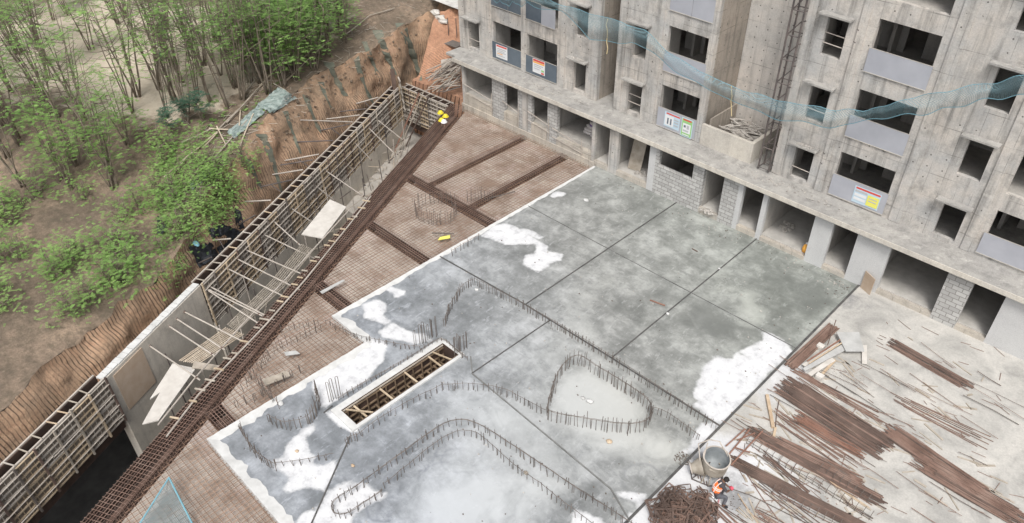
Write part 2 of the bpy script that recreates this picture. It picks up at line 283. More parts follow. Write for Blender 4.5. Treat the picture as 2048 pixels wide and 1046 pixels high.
def net_mat(name, col, cover):
    m, n, b = newmat(name); b.inputs['Base Color'].default_value = (*col, 1); b.inputs['Roughness'].default_value = 0.8
    uv = N(n, 'ShaderNodeUVMap')
    sx = N(n, 'ShaderNodeSeparateXYZ'); n.links.new(uv.outputs[0], sx.inputs[0])
    def cell(o):
        a = mth(n, 'FRACT', mth(n, 'DIVIDE', o, 0.05)); return mth(n, 'GREATER_THAN', mth(n, 'ABSOLUTE', mth(n, 'SUBTRACT', a, 0.5)), 0.37)
    k = mth(n, 'MAXIMUM', cell(sx.outputs[0]), cell(sx.outputs[1]))
    fold = mth(n, 'MULTIPLY', noise_n(n, 1.1, 4), cover)
    k = mth(n, 'ADD', mth(n, 'MULTIPLY', k, 0.42), fold, clamp=True)
    tr = N(n, 'ShaderNodeBsdfTransparent'); mx = N(n, 'ShaderNodeMixShader')
    n.links.new(k, mx.inputs[0]); n.links.new(tr.outputs[0], mx.inputs[1]); n.links.new(b.outputs[0], mx.inputs[2]); n.links.new(mx.outputs[0], n.nodes['Material Output'].inputs[0])
    return m
M['net'] = net_mat('blue_debris_net', (0.20, 0.32, 0.36), 0.26)
M['net_rope'] = simple('blue_rope', (0.17, 0.35, 0.42)); M['rope'] = simple('straw_rope', (0.62, 0.50, 0.28))

# ------------------------------------------------------------------ mesh collector
class MB:
    def __init__(s, xf=None): s.v = []; s.f = []; s.xf = xf; s.uv = None
    def quad(s, a, b, c, d):
        i = len(s.v); s.v += [tuple(a), tuple(b), tuple(c), tuple(d)]; s.f.append((i, i+1, i+2, i+3)); return s
    def box(s, x0, x1, y0, y1, z0, z1):
        i = len(s.v)
        s.v += [(x0,y0,z0),(x1,y0,z0),(x1,y1,z0),(x0,y1,z0),(x0,y0,z1),(x1,y0,z1),(x1,y1,z1),(x0,y1,z1)]
        s.f += [tuple(i+k for k in q) for q in ((0,3,2,1),(4,5,6,7),(0,1,5,4),(1,2,6,5),(2,3,7,6),(3,0,4,7))]; return s
    def beam(s, p, q, w, h, up=(0, 0, 1)):
        p = Vector(p); q = Vector(q); d = (q-p)
        if d.length < 1e-6: return s
        d.normalize(); u = Vector(up)
        if abs(d.dot(u)) > 0.98: u = Vector((1, 0, 0))
        a = d.cross(u).normalized()*(w/2); b = a.cross(d).normalized()*(h/2); i = len(s.v)
        for e in (p, q):
            for sa, sb in ((-1,-1),(1,-1),(1,1),(-1,1)): s.v.append(tuple(e + a*sa + b*sb))
        s.f += [tuple(i+k for k in f) for f in ((0,3,2,1),(4,5,6,7),(0,1,5,4),(1,2,6,5),(2,3,7,6),(3,0,4,7))]; return s
    def tube(s, pts, r, n=5, cap=True, r2=None):
        pts = [Vector(p) for p in pts]; i0 = len(s.v); m = len(pts)
        for k, p in enumerate(pts):
            d = (pts[min(k+1, m-1)] - pts[max(k-1, 0)])
            if d.length < 1e-9: d = Vector((0,0,1))
            d.normalize(); u = Vector((0,0,1)) if abs(d.z) < 0.9 else Vector((1,0,0))
            a = d.cross(u).normalized(); b = a.cross(d)
            rr = r if r2 is None else r + (r2-r)*k/max(1, m-1)
            for j in range(n):
                t = 2*math.pi*j/n; s.v.append(tuple(p + a*(rr*math.cos(t)) + b*(rr*math.sin(t))))
        for k in range(m-1):
            for j in range(n):
                a0 = i0+k*n+j; a1 = i0+k*n+(j+1) % n; s.f.append((a0, a1, a1+n, a0+n))
        if cap: s.f.append(tuple(i0+j for j in reversed(range(n)))); s.f.append(tuple(i0+(m-1)*n+j for j in range(n)))
        return s
    def lathe(s, prof, c, n=16, axis=(0,0,1)):
        ax = Vector(axis).normalized(); u = Vector((1,0,0)) if abs(ax.x) < 0.9 else Vector((0,1,0)); a = ax.cross(u).normalized(); b = ax.cross(a)
        c = Vector(c); i0 = len(s.v)
        for r, h in prof:
            for j in range(n):
                t = 2*math.pi*j/n; s.v.append(tuple(c + ax*h + a*(r*math.cos(t)) + b*(r*math.sin(t))))
        for k in range(len(prof)-1):
            for j in range(n):
                a0 = i0+k*n+j; a1 = i0+k*n+(j+1) % n; s.f.append((a0, a1, a1+n, a0+n))
        return s
    def prism(s, pts, z0, z1):
        i = len(s.v); n = len(pts)
        s.v += [(p[0], p[1], z0) for p in pts] + [(p[0], p[1], z1) for p in pts]
        s.f.append(tuple(reversed(range(i, i+n)))); s.f.append(tuple(range(i+n, i+2*n)))
        for k in range(n): s.f.append((i+k, i+(k+1) % n, i+n+(k+1) % n, i+n+k))
        return s
    def blob(s, c, rx, ry, rz, seed=0, amp=0.2, n=8, m=6):
        i0 = len(s.v)
        for k in range(m+1):
            th = math.pi*k/m
            for j in range(n):
                ph = 2*math.pi*j/n; d = Vector((math.sin(th)*math.cos(ph), math.sin(th)*math.sin(ph), math.cos(th)))
                q = 1 + amp*mnoise.noise(d*1.5 + Vector((seed*7.3, seed, 0)))*2
                s.v.append((c[0]+d.x*rx*q, c[1]+d.y*ry*q, c[2]+d.z*rz*q))
        for k in range(m):
            for j in range(n):
                a = i0+k*n+j; b = i0+k*n+(j+1) % n; s.f.append((a, a+n, b+n, b))
        return s
    def build(s, name, mat, parent=None, smooth=False, uv=None):
        me = bpy.data.meshes.new(name)
        off = Vector((0,0,0))
        if parent is not None:
            p = parent
            while p is not None: off += p.location; p = p.parent
        vs = [s.xf(*v) for v in s.v] if s.xf else s.v
        me.from_pydata([(v[0]-off.x, v[1]-off.y, v[2]-off.z) for v in vs], [], s.f); me.materials.append(M[mat] if isinstance(mat, str) else mat)
        if smooth:
            for p in me.polygons: p.use_smooth = True
        if uv:
            l = me.uv_layers.new(name='UVMap')
            for lp in me.loops: l.data[lp.index].uv = uv[lp.vertex_index]
        me.update()
        o = bpy.data.objects.new(name, me); C.objects.link(o)
        if parent is not None: o.parent = parent
        return o
def tag(o, label, cat=None, group=None, kind=None):
    if label: o['label'] = label
    if cat: o['category'] = cat
    if group: o['group'] = group
    if kind: o['kind'] = kind
    return o
def thing(name, label, cat, loc=(0,0,0), group=None):
    o = bpy.data.objects.new(name, None); C.objects.link(o); o.location = loc; o.empty_display_size = 0.2
    return tag(o, label, cat, group)
def base_of(o):      # move a single-mesh thing's origin to its base
    me = o.data; co = [v.co for v in me.vertices]
    c = Vector((sum(p.x for p in co)/len(co), sum(p.y for p in co)/len(co), min(p.z for p in co)))
    me.transform(Matrix.Translation(-c)); o.location = o.location + c; return o
def struct(name, mb, mat, label=None, **k):
    o = mb.build(name, mat, **k); o['kind'] = 'structure'
    if label: o['label'] = label
    return o
def copy_part(src, parent, loc):
    c = src.copy(); C.objects.link(c); c.parent = parent; c.location = loc; return c
ORD = ['first','second','third','fourth','fifth','sixth','seventh','eighth','ninth','tenth','eleventh','twelfth','thirteenth','fourteenth','fifteenth','sixteenth','seventeenth','eighteenth','nineteenth','twentieth','twenty-first','twenty-second','twenty-third','twenty-fourth','twenty-fifth','twenty-sixth','twenty-seventh','twenty-eighth','twenty-ninth','thirtieth','thirty-first','thirty-second']

# ------------------------------------------------------------------ SLAB (wet podium concrete) on a grid, with stain masks
def conv(z, ox, oy, pts): return [G(ox+x/z, oy+y/z) for x, y in pts]
K = 3.4875
dry_polys = [
 conv(K,800,330,[(575,495),(640,440),(680,420),(740,408),(800,430),(900,490),(960,530),(1030,570),(1010,600),(1130,625),(1115,665),(1060,670),(1020,710),(960,745),(890,710),(865,690),(880,630),(950,620),(960,545),(860,550),(740,553),(690,530),(640,510)]),
 conv(K,800,330,[(860,445),(920,460),(990,505),(970,518),(900,480)]),
 conv(K,800,330,[(1050,215),(1100,185),(1150,195),(1140,212),(1070,225)]),
 conv(K,1331,640,[(525,220),(680,150),(685,90),(740,95),(850,170),(880,215),(720,360),(600,500),(400,720),(340,725),(270,640),(210,600),(210,580),(270,575),(205,540),(210,480),(255,400),(260,340),(350,270),(335,250),(400,270),(485,280),(480,235),(560,255),(590,265)]),
 conv(4.65,560,400,[(975,825),(1010,790),(1060,820),(1150,850),(1140,880),(1080,905),(1060,860)]),
 conv(K,560,580,[(580,100),(680,70),(735,100),(730,140),(710,175),(765,225),(740,240),(680,215),(590,190),(600,150)]),
 conv(K,560,580,[(700,290),(740,260),(800,240),(860,280),(930,300),(1000,310),(1050,350),(940,370),(840,345),(720,325)]),
 conv(K,560,580,[(590,330),(700,350),(750,380),(720,440),(710,500),(660,540),(620,600),(580,640),(470,710),(420,740),(340,800),(310,820),(270,750),(235,690),(240,620),(350,530),(520,420),(570,370)]),
 conv(K,560,580,[(330,850),(420,870),(540,960),(530,1000),(430,950),(340,880)]),
 [G(*p) for p in [(602,864),(574,892),(570,916),(550,922),(550,933),(565,940),(576,948),(583,959),(570,978),(580,983),(615,971),(634,976),(647,978),(657,964),(669,941),(672,921),(649,935),(629,932),(617,927),(629,915),(617,907),(610,884),(611,872),(627,858),(627,849)]],
 conv(K,600,746,[(365,760),(360,790),(470,770),(480,810),(520,835),(600,835),(560,880),(480,900),(380,980),(330,1060),(90,1060),(150,930),(215,815),(300,780)]),
 conv(K,600,746,[(120,940),(80,1060),(-30,1060),(20,990)]),
 [G(*p) for p in [(1390,868),(1404,850),(1440,846),(1430,862),(1400,905),(1365,905),(1385,890)]],
 [G(*p) for p in [(1150,1022),(1200,1040),(1215,1060),(1140,1060)]],
 [G(*p) for p in [(1230,985),(1290,990),(1268,1024),(1290,1046),(1240,1046),(1285,1010)]],
]
def sdf(pts, X, Y):
    d = np.full(X.shape, 1e9); ins = np.zeros(X.shape, bool); n = len(pts)
    for i in range(n):
        ax, ay = pts[i][0], pts[i][1]; bx, by = pts[(i+1) % n][0], pts[(i+1) % n][1]
        ex, ey = bx-ax, by-ay; t = np.clip(((X-ax)*ex + (Y-ay)*ey)/(ex*ex+ey*ey+1e-12), 0, 1)
        d = np.minimum(d, np.hypot(X-ax-t*ex, Y-ay-t*ey))
        c = ((ay > Y) != (by > Y)) & (X < (bx-ax)*(Y-ay)/((by-ay) if abs(by-ay) > 1e-12 else 1e-12)+ax); ins ^= c
    return np.where(ins, d, -d)
def gp(lst, X, Y):      # soft pools: (px, py, radius metres, weight)
    o = np.zeros(X.shape)
    for px, py, r, wt in lst:
        c = G(px, py); o += wt*np.exp(-((X-c.x)**2 + (Y-c.y)**2)/(r*r))
    return o
MILKY = [(700,620,1.5,.3),(860,560,1.6,.4),(780,600,1.5,.3),(1150,600,1.2,.3),(1240,880,1.0,.5),(1500,640,1.0,.5),(1290,640,1.0,.4),(1120,520,.8,.3),(1170,800,2.0,1.0),(1230,820,1.3,.7),(1330,900,.9,1.0),(1000,840,1.6,.7),(900,800,1.6,.45),(1210,570,1.7,.45),(1050,700,1.6,.45),(1270,380,1.5,.35),(960,1000,2.4,.8),(870,1030,1.6,.6),(1100,960,1.5,.5),(1190,690,1.5,.35),(1440,560,1.4,.5),(1500,600,1.2,.45),(1330,720,1.2,.4),(1140,480,1.3,.3),(1150,660,1.2,.35)]
DARK = [(1620,590,1.4,.5),(1560,530,1.3,.4),(1480,500,1.2,.4),(1380,450,1.2,.35),(1250,400,1.2,.3),(1420,660,1.5,.5),(1340,590,1.0,.35),(1230,540,1.0,.35),(830,1000,1.3,.5),(900,930,.8,.4),(1030,450,1.2,.3),(650,620,.8,.3),(1500,560,1.2,.35),(1450,640,1.5,.55),(1390,620,1.2,.4),(1600,640,1.3,.45),(1560,560,1.6,.4),(1330,440,1.4,.35),(1090,470,1.2,.35),(1000,590,.9,.3),(560,900,1.0,.35),(720,1000,.8,.5),(800,960,1.1,.5),(1275,950,1.0,.5),(1200,1010,.9,.35),(1200,420,1.2,.3),(1390,800,.8,.5),(1040,840,.6,.5),(1060,420,1.0,.35),(1650,600,1.0,.4),(620,1000,1.0,.4),(1370,740,.9,.4),(700,740,.7,.3)]
def grid_sheet(rects, holes, z, step=0.16):
    xs = set(); ys = set()
    for a in rects + holes: xs |= {a[0], a[1]}; ys |= {a[2], a[3]}
    def fill(s):
        s = sorted(s); o = []
        for a, b in zip(s, s[1:]):
            k = max(1, int(math.ceil((b-a)/step))); o += [a+(b-a)*i/k for i in range(k)]
        return np.array(o+[s[-1]])
    X = fill(xs); Y = fill(ys); nx, ny = len(X), len(Y)
    GX, GY = np.meshgrid(X, Y, indexing='ij')
    cxs = (X[1:]+X[:-1])/2; cys = (Y[1:]+Y[:-1])/2; CXX, CYY = np.meshgrid(cxs, cys, indexing='ij')
    keep = np.zeros(CXX.shape, bool)
    for a in rects: keep |= (CXX > a[0]) & (CXX < a[1]) & (CYY > a[2]) & (CYY < a[3])
    for a in holes: keep &= ~((CXX > a[0]) & (CXX < a[1]) & (CYY > a[2]) & (CYY < a[3]))
    idx = -np.ones((nx, ny), int); I, J = np.nonzero(keep)
    used = np.zeros((nx, ny), bool)
    for di, dj in ((0,0),(1,0),(1,1),(0,1)): used[I+di, J+dj] = True
    idx[used] = np.arange(used.sum()); vx = GX[used]; vy = GY[used]
    verts = np.stack([vx, vy, np.full(vx.shape, z)], 1)
    faces = np.stack([idx[I,J], idx[I+1,J], idx[I+1,J+1], idx[I,J+1]], 1)
    return verts, faces, vx, vy
def sheet_obj(name, verts, faces, mat, attrs):
    me = bpy.data.meshes.new(name); me.from_pydata(verts.tolist(), [], faces.tolist()); me.materials.append(M[mat])
    for k, a in attrs.items():
        at = me.attributes.new(k, 'FLOAT', 'POINT'); at.data.foreach_set('value', np.asarray(a, dtype=np.float32))
    o = bpy.data.objects.new(name, me); C.objects.link(o); o['kind'] = 'structure'; return o
PIT = (16.1, 17.06, -20.95, -15.85)
SX, XE = 11.25, 26.82
rects = [(SX, XE, -18.0, 0.02), (13.72, XE, -25.2, -18.0)]
V, F, vx, vy = grid_sheet(rects, [PIT], 0.0)
d = np.full(vx.shape, -9.0)
for p in dry_polys: d = np.maximum(d, sdf(p, vx, vy))
d = np.clip(d, -1, 1)
left = G(940, 500); tone = np.clip(0.5 + ((-(vx-17.5)) * 0.03 + (-(vy+9)) * 0.045), 0, 1)
slab = sheet_obj('podium_slab', V, F, 'slab', {'dry': d, 'milky': gp(MILKY, vx, vy), 'dark': gp(DARK, vx, vy), 'tone': tone})
slab['label'] = 'wet poured concrete podium slab with pale dried patches'
sk_ = MB()
for a in ((SX, -18.0, SX, 0.0), (SX, -18.0, 13.72, -18.0), (13.72, -25.2, 13.72, -18.0), (13.72, -25.2, XE, -25.2)):
    sk_.quad((a[0],a[1],-.32),(a[2],a[3],-.32),(a[2],a[3],0),(a[0],a[1],0))
struct('slab_edge_face', sk_, 'kerb')
V, F, vx, vy = grid_sheet([(XE, 60.0, -45.0, 0.6), (XE, 60.0, 0.6, 3.0)], [], 0.0, 0.25)
YD = gp([(1420,935,1.2,1.1),(1370,980,1.2,1.0),(1330,1000,1.3,.9),(1300,1040,1.0,.9),(1460,900,.9,.8),(1540,780,1.3,.6),(1400,1040,1.3,.8),(1520,930,1.3,.5),(1600,1010,1.6,.5),(1580,730,1.0,.7)], vx, vy)
YK = gp([(1395,915,.35,1.3),(1475,1010,.8,.9),(1470,960,.6,.5),(1700,600,1.2,.7),(1640,700,.6,.3),(1550,800,.6,.4)], vx, vy)
yard = sheet_obj('yard_pavement', V, F, 'yard', {'dry': YD, 'dark': YK}); yard['label'] = 'dusty pale concrete yard beyond the slab joint'

# white mortar margins along the pour
def ribbon(name, path, w0, w1, z, mat, seed=1, side=1, h=0.05, label=None):
    """irregular-width raised strip following a polyline; path points are on the outer edge"""
    mb = MB(); pts = []
    for a, b in zip(path, path[1:]):
        a = Vector((a[0], a[1], 0)); b = Vector((b[0], b[1], 0)); k = max(2, int((b-a).length/0.18))
        pts += [a.lerp(b, i/k) for i in range(k)]
    pts.append(Vector((path[-1][0], path[-1][1], 0)))
    o = []; inn = []
    for i, p in enumerate(pts):
        dd = (pts[min(i+1, len(pts)-1)]-pts[max(0, i-1)]).normalized(); nn = Vector((-dd.y, dd.x, 0))*side
        t = i/len(pts); wd = w0+(w1-w0)*t; wd *= 1+0.55*mnoise.noise(Vector((p.x*1.7, p.y*1.7, seed)))+.4*mnoise.noise(Vector((p.x*5.3, p.y*5.3, seed)))
        jj = 0.03*mnoise.noise(Vector((p.x*4, p.y*4, seed+5)))
        o.append(p - nn*(0.02+jj)); inn.append(p + nn*wd)
    for i in range(len(pts)-1):
        z1 = z+h; a, b, c, e = o[i], o[i+1], inn[i+1], inn[i]
        q = [(a.x,a.y,z1),(b.x,b.y,z1),(c.x,c.y,z+.004),(e.x,e.y,z+.004)]
        if side < 0: q.reverse()
        mb.quad(*q); mb.quad((a.x,a.y,z-.3),(b.x,b.y,z-.3),(b.x,b.y,z1),(a.x,a.y,z1))
    ob = mb.build(name, mat); ob['kind'] = 'structure'
    if label: ob['label'] = label
    return ob
ribbon('mortar_edge', [(SX-.02, -0.1), (SX-.02, -18.05)], 0.10, 0.24, 0.0, 'kerb', 1)
ribbon('mortar_edge', [(SX-.05, -18.05), (13.6, -18.05), (13.65, -18.1)], 0.30, 0.4, 0.001, 'kerb', 2)
ribbon('mortar_edge', [(13.68, -18.0), (13.66, -25.2)], 0.30, 0.36, 0.002, 'kerb', 3)
ribbon('mortar_edge', [(13.62, -25.22), (27.0, -25.22)], 0.3, 0.6, 0.003, 'kerb', 4)

# joints: dark conduits and grooves between pours
def joint(name, path, w=0.05, mat='rust_dark', z=0.0, h=0.03):
    mb = MB()
    for a, b in zip(path, path[1:]): mb.beam((a[0],a[1],z+h/2+.002),(b[0],b[1],z+h/2+.002), w, h)
    o = mb.build(name, mat); o['kind'] = 'structure'; return o
M['joint'] = simple('dark_joint', (0.06, 0.06, 0.06), (0.12, 0.115, 0.11), 3, 0.8)
M['joint_soft'] = simple('faint_joint', (0.12, 0.12, 0.115), (0.22, 0.22, 0.215), 2, 0.8)
joint('slab_joint', [(SX+.1, -11.9), (16.78, -11.58), (21.68, -11.52), (XE, -11.5)], 0.06, 'joint')
joint('slab_joint', [(16.82, 0), (16.8, -11.55)], 0.05, 'joint')
joint('slab_joint', [(21.6, 0), (21.68, -11.5)], 0.05, 'joint')
joint('slab_joint', [(26.84, 0.3), (26.84, -25)], 0.09, 'joint', 0.004)
joint('slab_joint', [(18.3, -11.6), (18.2, -16.1)], 0.045, 'joint')
joint('slab_joint', [(18.2, -16.12), (25.66, -16.5), (26.8, -17.0)], 0.05, 'joint_soft')
joint('slab_joint', [(17.45, -15.5), (18.2, -16.1)], 0.05, 'joint_soft')
a_, b_ = G(700, 874), G(622, 1050); joint('slab_joint', [(a_.x, a_.y), (b_.x, b_.y)], 0.05, 'joint')
a_, b_ = G(648, 826), G(665, 812); joint('slab_joint', [(a_.x, a_.y), (b_.x, b_.y)], 0.05, 'joint')
joint('slab_joint', [(SX+.1, -5.72), (16.8, -5.75)], 0.03, 'joint_soft'); joint('slab_joint', [(16.85, -5.75), (26.8, -5.75)], 0.03, 'joint_soft')

# ------------------------------------------------------------------ DECK with beam troughs, mesh mats and the long cage
CA, CB = Vector((-0.35, -0.25, 0)), Vector((17.2, -35.4, 0))          # centre line of the long edge cage
CDIR = (CB-CA).normalized(); CNRM = Vector((-CDIR.y, CDIR.x, 0))      # CNRM points to the slab side (+x)
HW = 0.52
def cage_x(y, off=0.0):         # x of the slab-side boundary of the cage at a given y
    p = CA + CNRM*off; return p.x + CDIR.x*(y-p.y)/CDIR.y
beams_y = [(-8.35, -7.6), (-12.75, -12.1), (-17.5, -16.75), (-24.7, -23.95)]
ybounds = [(-7.6, -0.12), (-12.1, -8.35), (-16.75, -12.75), (-23.95, -17.5), (-36, -24.7)]
bays = []          # polygons (ccw)
def bay_poly(y0, y1, xl0=None, xr=None):
    pass
bb5 = (5.35, 5.85); bb6 = (8.65, 9.25)
def clipx(y, x0, x1):       # clipped x range on a row
    return max(x0, cage_x(y, HW+.03)), x1
bay_defs = [   # (y0, y1, xmin, xmax function)
 ('upper left', -7.6, -0.12, -9, bb5[0]), ('upper middle', -7.6, -0.12, bb5[1], bb6[0]), ('upper right', -7.6, -0.12, bb6[1], SX),
 ('second', -12.1, -8.35, -9, SX), ('third', -16.75, -12.75, -9, SX), ('fourth', -23.95, -17.5, -9, 13.68), ('nearest', -36, -24.7, -9, 36)]
def xright(nm, y):
    if nm == 'fourth': return SX if y > -18.02 else 13.68
    if nm == 'nearest': return 13.65 if y > -25.2 else 36
    return None
deck = MB(); mats = []
for nm, y0, y1, xa, xb in bay_defs:
    ys = np.arange(y0, y1+1e-6, 0.1); ys = list(ys) + ([y1] if ys[-1] < y1-1e-3 else [])
    for ya, yb in zip(ys, ys[1:]):
        ym = (ya+yb)/2; r_ = xright(nm, ym); r_ = xb if r_ is None else r_
        la, lb = max(xa, cage_x(ya, HW+.03)), max(xa, cage_x(yb, HW+.03))
        if la < r_: deck.quad((la,ya,-.3),(r_,ya,-.3),(r_,yb,-.3),(min(lb, r_),yb,-.3))
    mats.append((nm, y0, y1, xa, xb))
struct('deck', deck, 'deck', 'brown sheeting deck under the rebar mesh')
tr = MB()      # trough soffits and sides
for (y0, y1) in beams_y:
    x0 = cage_x((y0+y1)/2, HW); x1 = SX if y0 > -18 else 13.68
    tr.quad((x0,y0,-.85),(x1,y0,-.85),(x1,y1,-.85),(x0,y1,-.85))
    for y in (y0, y1): tr.quad((x0,y,-.85),(x1,y,-.85),(x1,y,-.3),(x0,y,-.3))
for (x0, x1) in (bb5, bb6):
    tr.quad((x0,-7.6,-.8),(x1,-7.6,-.8),(x1,-.1,-.8),(x0,-.1,-.8))
    for x in (x0, x1): tr.quad((x,-7.6,-.8),(x,-.1,-.8),(x,-.1,-.3),(x,-7.6,-.3))
p0 = CA - CDIR*.2; p1 = CB
for s_, sgn in ((HW+.03, 1), (-HW-.02, -1)):
    a = p0+CNRM*s_; b = p1+CNRM*s_
    tr.quad((a.x,a.y,-.95),(b.x,b.y,-.95),(b.x,b.y,-.3 if sgn > 0 else -.05),(a.x,a.y,-.3 if sgn > 0 else -.05))
a, b = p0-CNRM*HW, p1-CNRM*HW; c, e = p1+CNRM*HW, p0+CNRM*HW
tr.quad((a.x,a.y,-.95),(b.x,b.y,-.95),(c.x,c.y,-.95),(e.x,e.y,-.95))
struct('beam_trough', tr, 'void', 'formed troughs with painted shade under the beam cages')  # trough faces coloured near-black for the shade below the cages

def clip_seg_y(x, y0, y1, nm):      # for a bar along y at x: trim to the bay
    # cage boundary: x >= cage_x(y): y must be above the line
    p = CA + CNRM*(HW+.03); yl = p.y + CDIR.y*(x-p.x)/CDIR.x
    lo_, hi = max(y0, yl), y1
    if nm == 'fourth' and x > SX: hi = min(hi, -18.04)
    if nm == 'nearest' and x > 13.65: hi = min(hi, -25.24)
    return lo_, hi
mat_lab = {'upper left': 'mesh mat in the far triangular bay by the yellow helmets', 'upper middle': 'mesh mat between the two short beam cages', 'upper right': 'mesh mat next to the far slab edge and the plinth',
 'second': 'mesh mat holding the round starter cage', 'third': 'mesh mat with yellow board lying beside it', 'fourth': 'mesh mat with grey plank pieces beside the white stepped slab edge', 'nearest': 'widest mesh mat under the blue net in the near corner'}
for nm, y0, y1, xa, xb in mats:
    t = thing('rebar_mesh', 'rusty ' + mat_lab[nm], 'rebar mesh', ((xa if xa > 0 else 3)+1, (y0+y1)/2, -.28), 'reinforcement mats on the deck')
    sp = 0.2
    A = MB(); y = y0+.08
    while y < y1:
        l = max(xa, cage_x(y, HW+.03)); r_ = xright(nm, y) or xb
        if l < r_-.1:
            j = rnd.uniform(-.02, .02)
            A.tube([(l-.05,y+j,-.10+rnd.uniform(-.015,.015)),((l+r_)/2,y+rnd.uniform(-.02,.02),-.12),(r_,y-j,-.10)], .0105, 4, False)
        y += sp
    A.build('cross_bars', 'mesh', t)
    B = MB(); x = max(xa, cage_x(y1, HW) if xa < 0 else xa) if True else 0
    x = math.floor(min(cage_x(y1, HW) if xa < 0 else xa, xb)/sp)*sp + .05
    while x < xb:
        if x > xa:
            l, h_ = clip_seg_y(x, y0, y1, nm)
            if l < h_-.1: B.tube([(x+rnd.uniform(-.02,.02),l,-.085),(x+rnd.uniform(-.03,.03),(l+h_)/2,-.095),(x+rnd.uniform(-.02,.02),h_,-.085)], .0145, 4, False)
        x += sp
    B.build('long_bars', 'mesh', t)

def cage(name, label, p0, p1, width, z0, z1, nlong, sp, group='beam cages'):
    p0, p1 = Vector(p0), Vector(p1); L = (p1-p0).length; dd = (p1-p0).normalized(); nn = Vector((-dd.y, dd.x, 0))
    t = thing(name, label, 'rebar cage', (p0.x, p0.y, z0), group)
    for k in range(nlong):
        o = -width/2+.03 + (width-.06)*k/(nlong-1)
        m = MB(); m.tube([tuple(p0+nn*o+Vector((0,0,z1-.03))), tuple(p1+nn*(o+rnd.uniform(-.02,.02))+Vector((0,0,z1-.03)))], .0145, 5, False)
        m.build('long_bar', 'rust_dark' if k % 3 == 0 else 'rust', t); m = MB()
        m.tube([tuple(p0+nn*o+Vector((0,0,z0+.03))), tuple(p1+nn*o+Vector((0,0,z0+.03)))], .0145, 5, False)
        m.build('long_bar', 'rust_dark' if k % 3 == 0 else 'rust', t)
    m = MB(); hw = width/2
    c = [-nn*hw+Vector((0,0,0)), nn*hw+Vector((0,0,0)), nn*hw+Vector((0,0,z1-z0)), -nn*hw+Vector((0,0,z1-z0))]
    m.tube([tuple(q) for q in c]+[tuple(c[0])], .0095, 4, False)
    src = m.build('stirrup', 'rust', None); src.parent = t; src.location = (0, 0, 0)
    n = int(L/sp); near = sorted(range(n), key=lambda i: ((p0+dd*(i*sp))-CAM).length)
    ind = set(near[:100]); rest = MB()
    first = True
    for i in range(n):
        off = dd*(i*sp+.05)
        if i in ind:
            if first: src.location = off; first = False
            else: copy_part(src, t, off)
        else:
            base = Vector((p0.x, p0.y, z0))+off; q = [tuple(base+v) for v in c]; rest.tube(q+[q[0]], .0095, 4, False)
    if rest.v: rest.build('stirrup', 'rust', t)['kind'] = 'stuff'
    return t
cage('edge_beam_cage', 'long rusty rebar cage running diagonally along the basement opening', CA, CB, 2*HW-.06, -.9, .10, 9, .17)
cage('beam_cage', 'rusty rebar cage leading from the long edge cage to the far slab edge', (cage_x(-8, HW)+.1,-7.97,0), (SX,-7.97,0), .66, -.8, -.02, 6, .16)
cage('beam_cage', 'rusty rebar cage below the round starter cage', (cage_x(-12.4, HW)+.1,-12.42,0), (SX,-12.42,0), .56, -.8, -.04, 5, .16)
cage('beam_cage', 'rusty rebar cage crossed by a grey plank', (cage_x(-17.1, HW)+.1,-17.12,0), (SX,-17.12,0), .68, -.8, -.02, 6, .16)
cage('beam_cage', 'short nearest rusty rebar cage ending at the white slab corner', (cage_x(-24.3, HW)+.1,-24.32,0), (13.6,-24.32,0), .70, -.8, -.02, 6, .17)
cage('beam_cage', 'left one of the two rusty cages running to the building plinth', (5.6,-7.6,0), (5.6,-.15,0), .44, -.75, -.02, 5, .15)
cage('beam_cage', 'right one of the two rusty cages running to the building plinth', (8.95,-7.6,0), (8.95,-.15,0), .54, -.75, -.02, 5, .15)

#==BUILDING==
# ------------------------------------------------------------------ BUILDING
def zx(x, y, z): return (x, y, z*(1+0.045*(1-x/13.0)) if z > 1.2 else z)
U = 1.35; FL = [3.12, 6.24, 9.36, 12.48, 15.6]
bld = thing('concrete_building', 'unfinished concrete apartment block with open rooms and stained grey walls', 'building', (13, 4, 0))
def wall_open(mb, x0, x1, z0, z1, y, th, ops, axis='x'):
    """wall with real openings and reveals; ops = (a0, a1, z0, z1)"""
    xs = sorted({x0, x1} | {o[0] for o in ops} | {o[1] for o in ops}); zs = sorted({z0, z1} | {o[2] for o in ops} | {o[3] for o in ops})
    xs = [x for x in xs if x0-1e-6 <= x <= x1+1e-6]; zs = [z for z in zs if z0-1e-6 <= z <= z1+1e-6]
    def solid(i, j):
        if i < 0 or j < 0 or i >= len(xs)-1 or j >= len(zs)-1: return False
        cx_, cz = (xs[i]+xs[i+1])/2, (zs[j]+zs[j+1])/2
        return not any(o[0] < cx_ < o[1] and o[2] < cz < o[3] for o in ops)
    def P(a, b, z): return (a, b, z) if axis == 'x' else (b, a, z)
    for i in range(len(xs)-1):
        for j in range(len(zs)-1):
            if not solid(i, j): continue
            a, b, c, e = xs[i], xs[i+1], zs[j], zs[j+1]
            mb.quad(P(a,y,c),P(b,y,c),P(b,y,e),P(a,y,e)); mb.quad(P(b,y+th,c),P(a,y+th,c),P(a,y+th,e),P(b,y+th,e))
            if not solid(i-1, j): mb.quad(P(a,y+th,c),P(a,y,c),P(a,y,e),P(a,y+th,e))
            if not solid(i+1, j): mb.quad(P(b,y,c),P(b,y+th,c),P(b,y+th,e),P(b,y,e))
            if not solid(i, j-1): mb.quad(P(a,y,c),P(a,y+th,c),P(b,y+th,c),P(b,y,c))
            if not solid(i, j+1): mb.quad(P(a,y,e),P(b,y,e),P(b,y+th,e),P(a,y+th,e))
TOP = 15.6
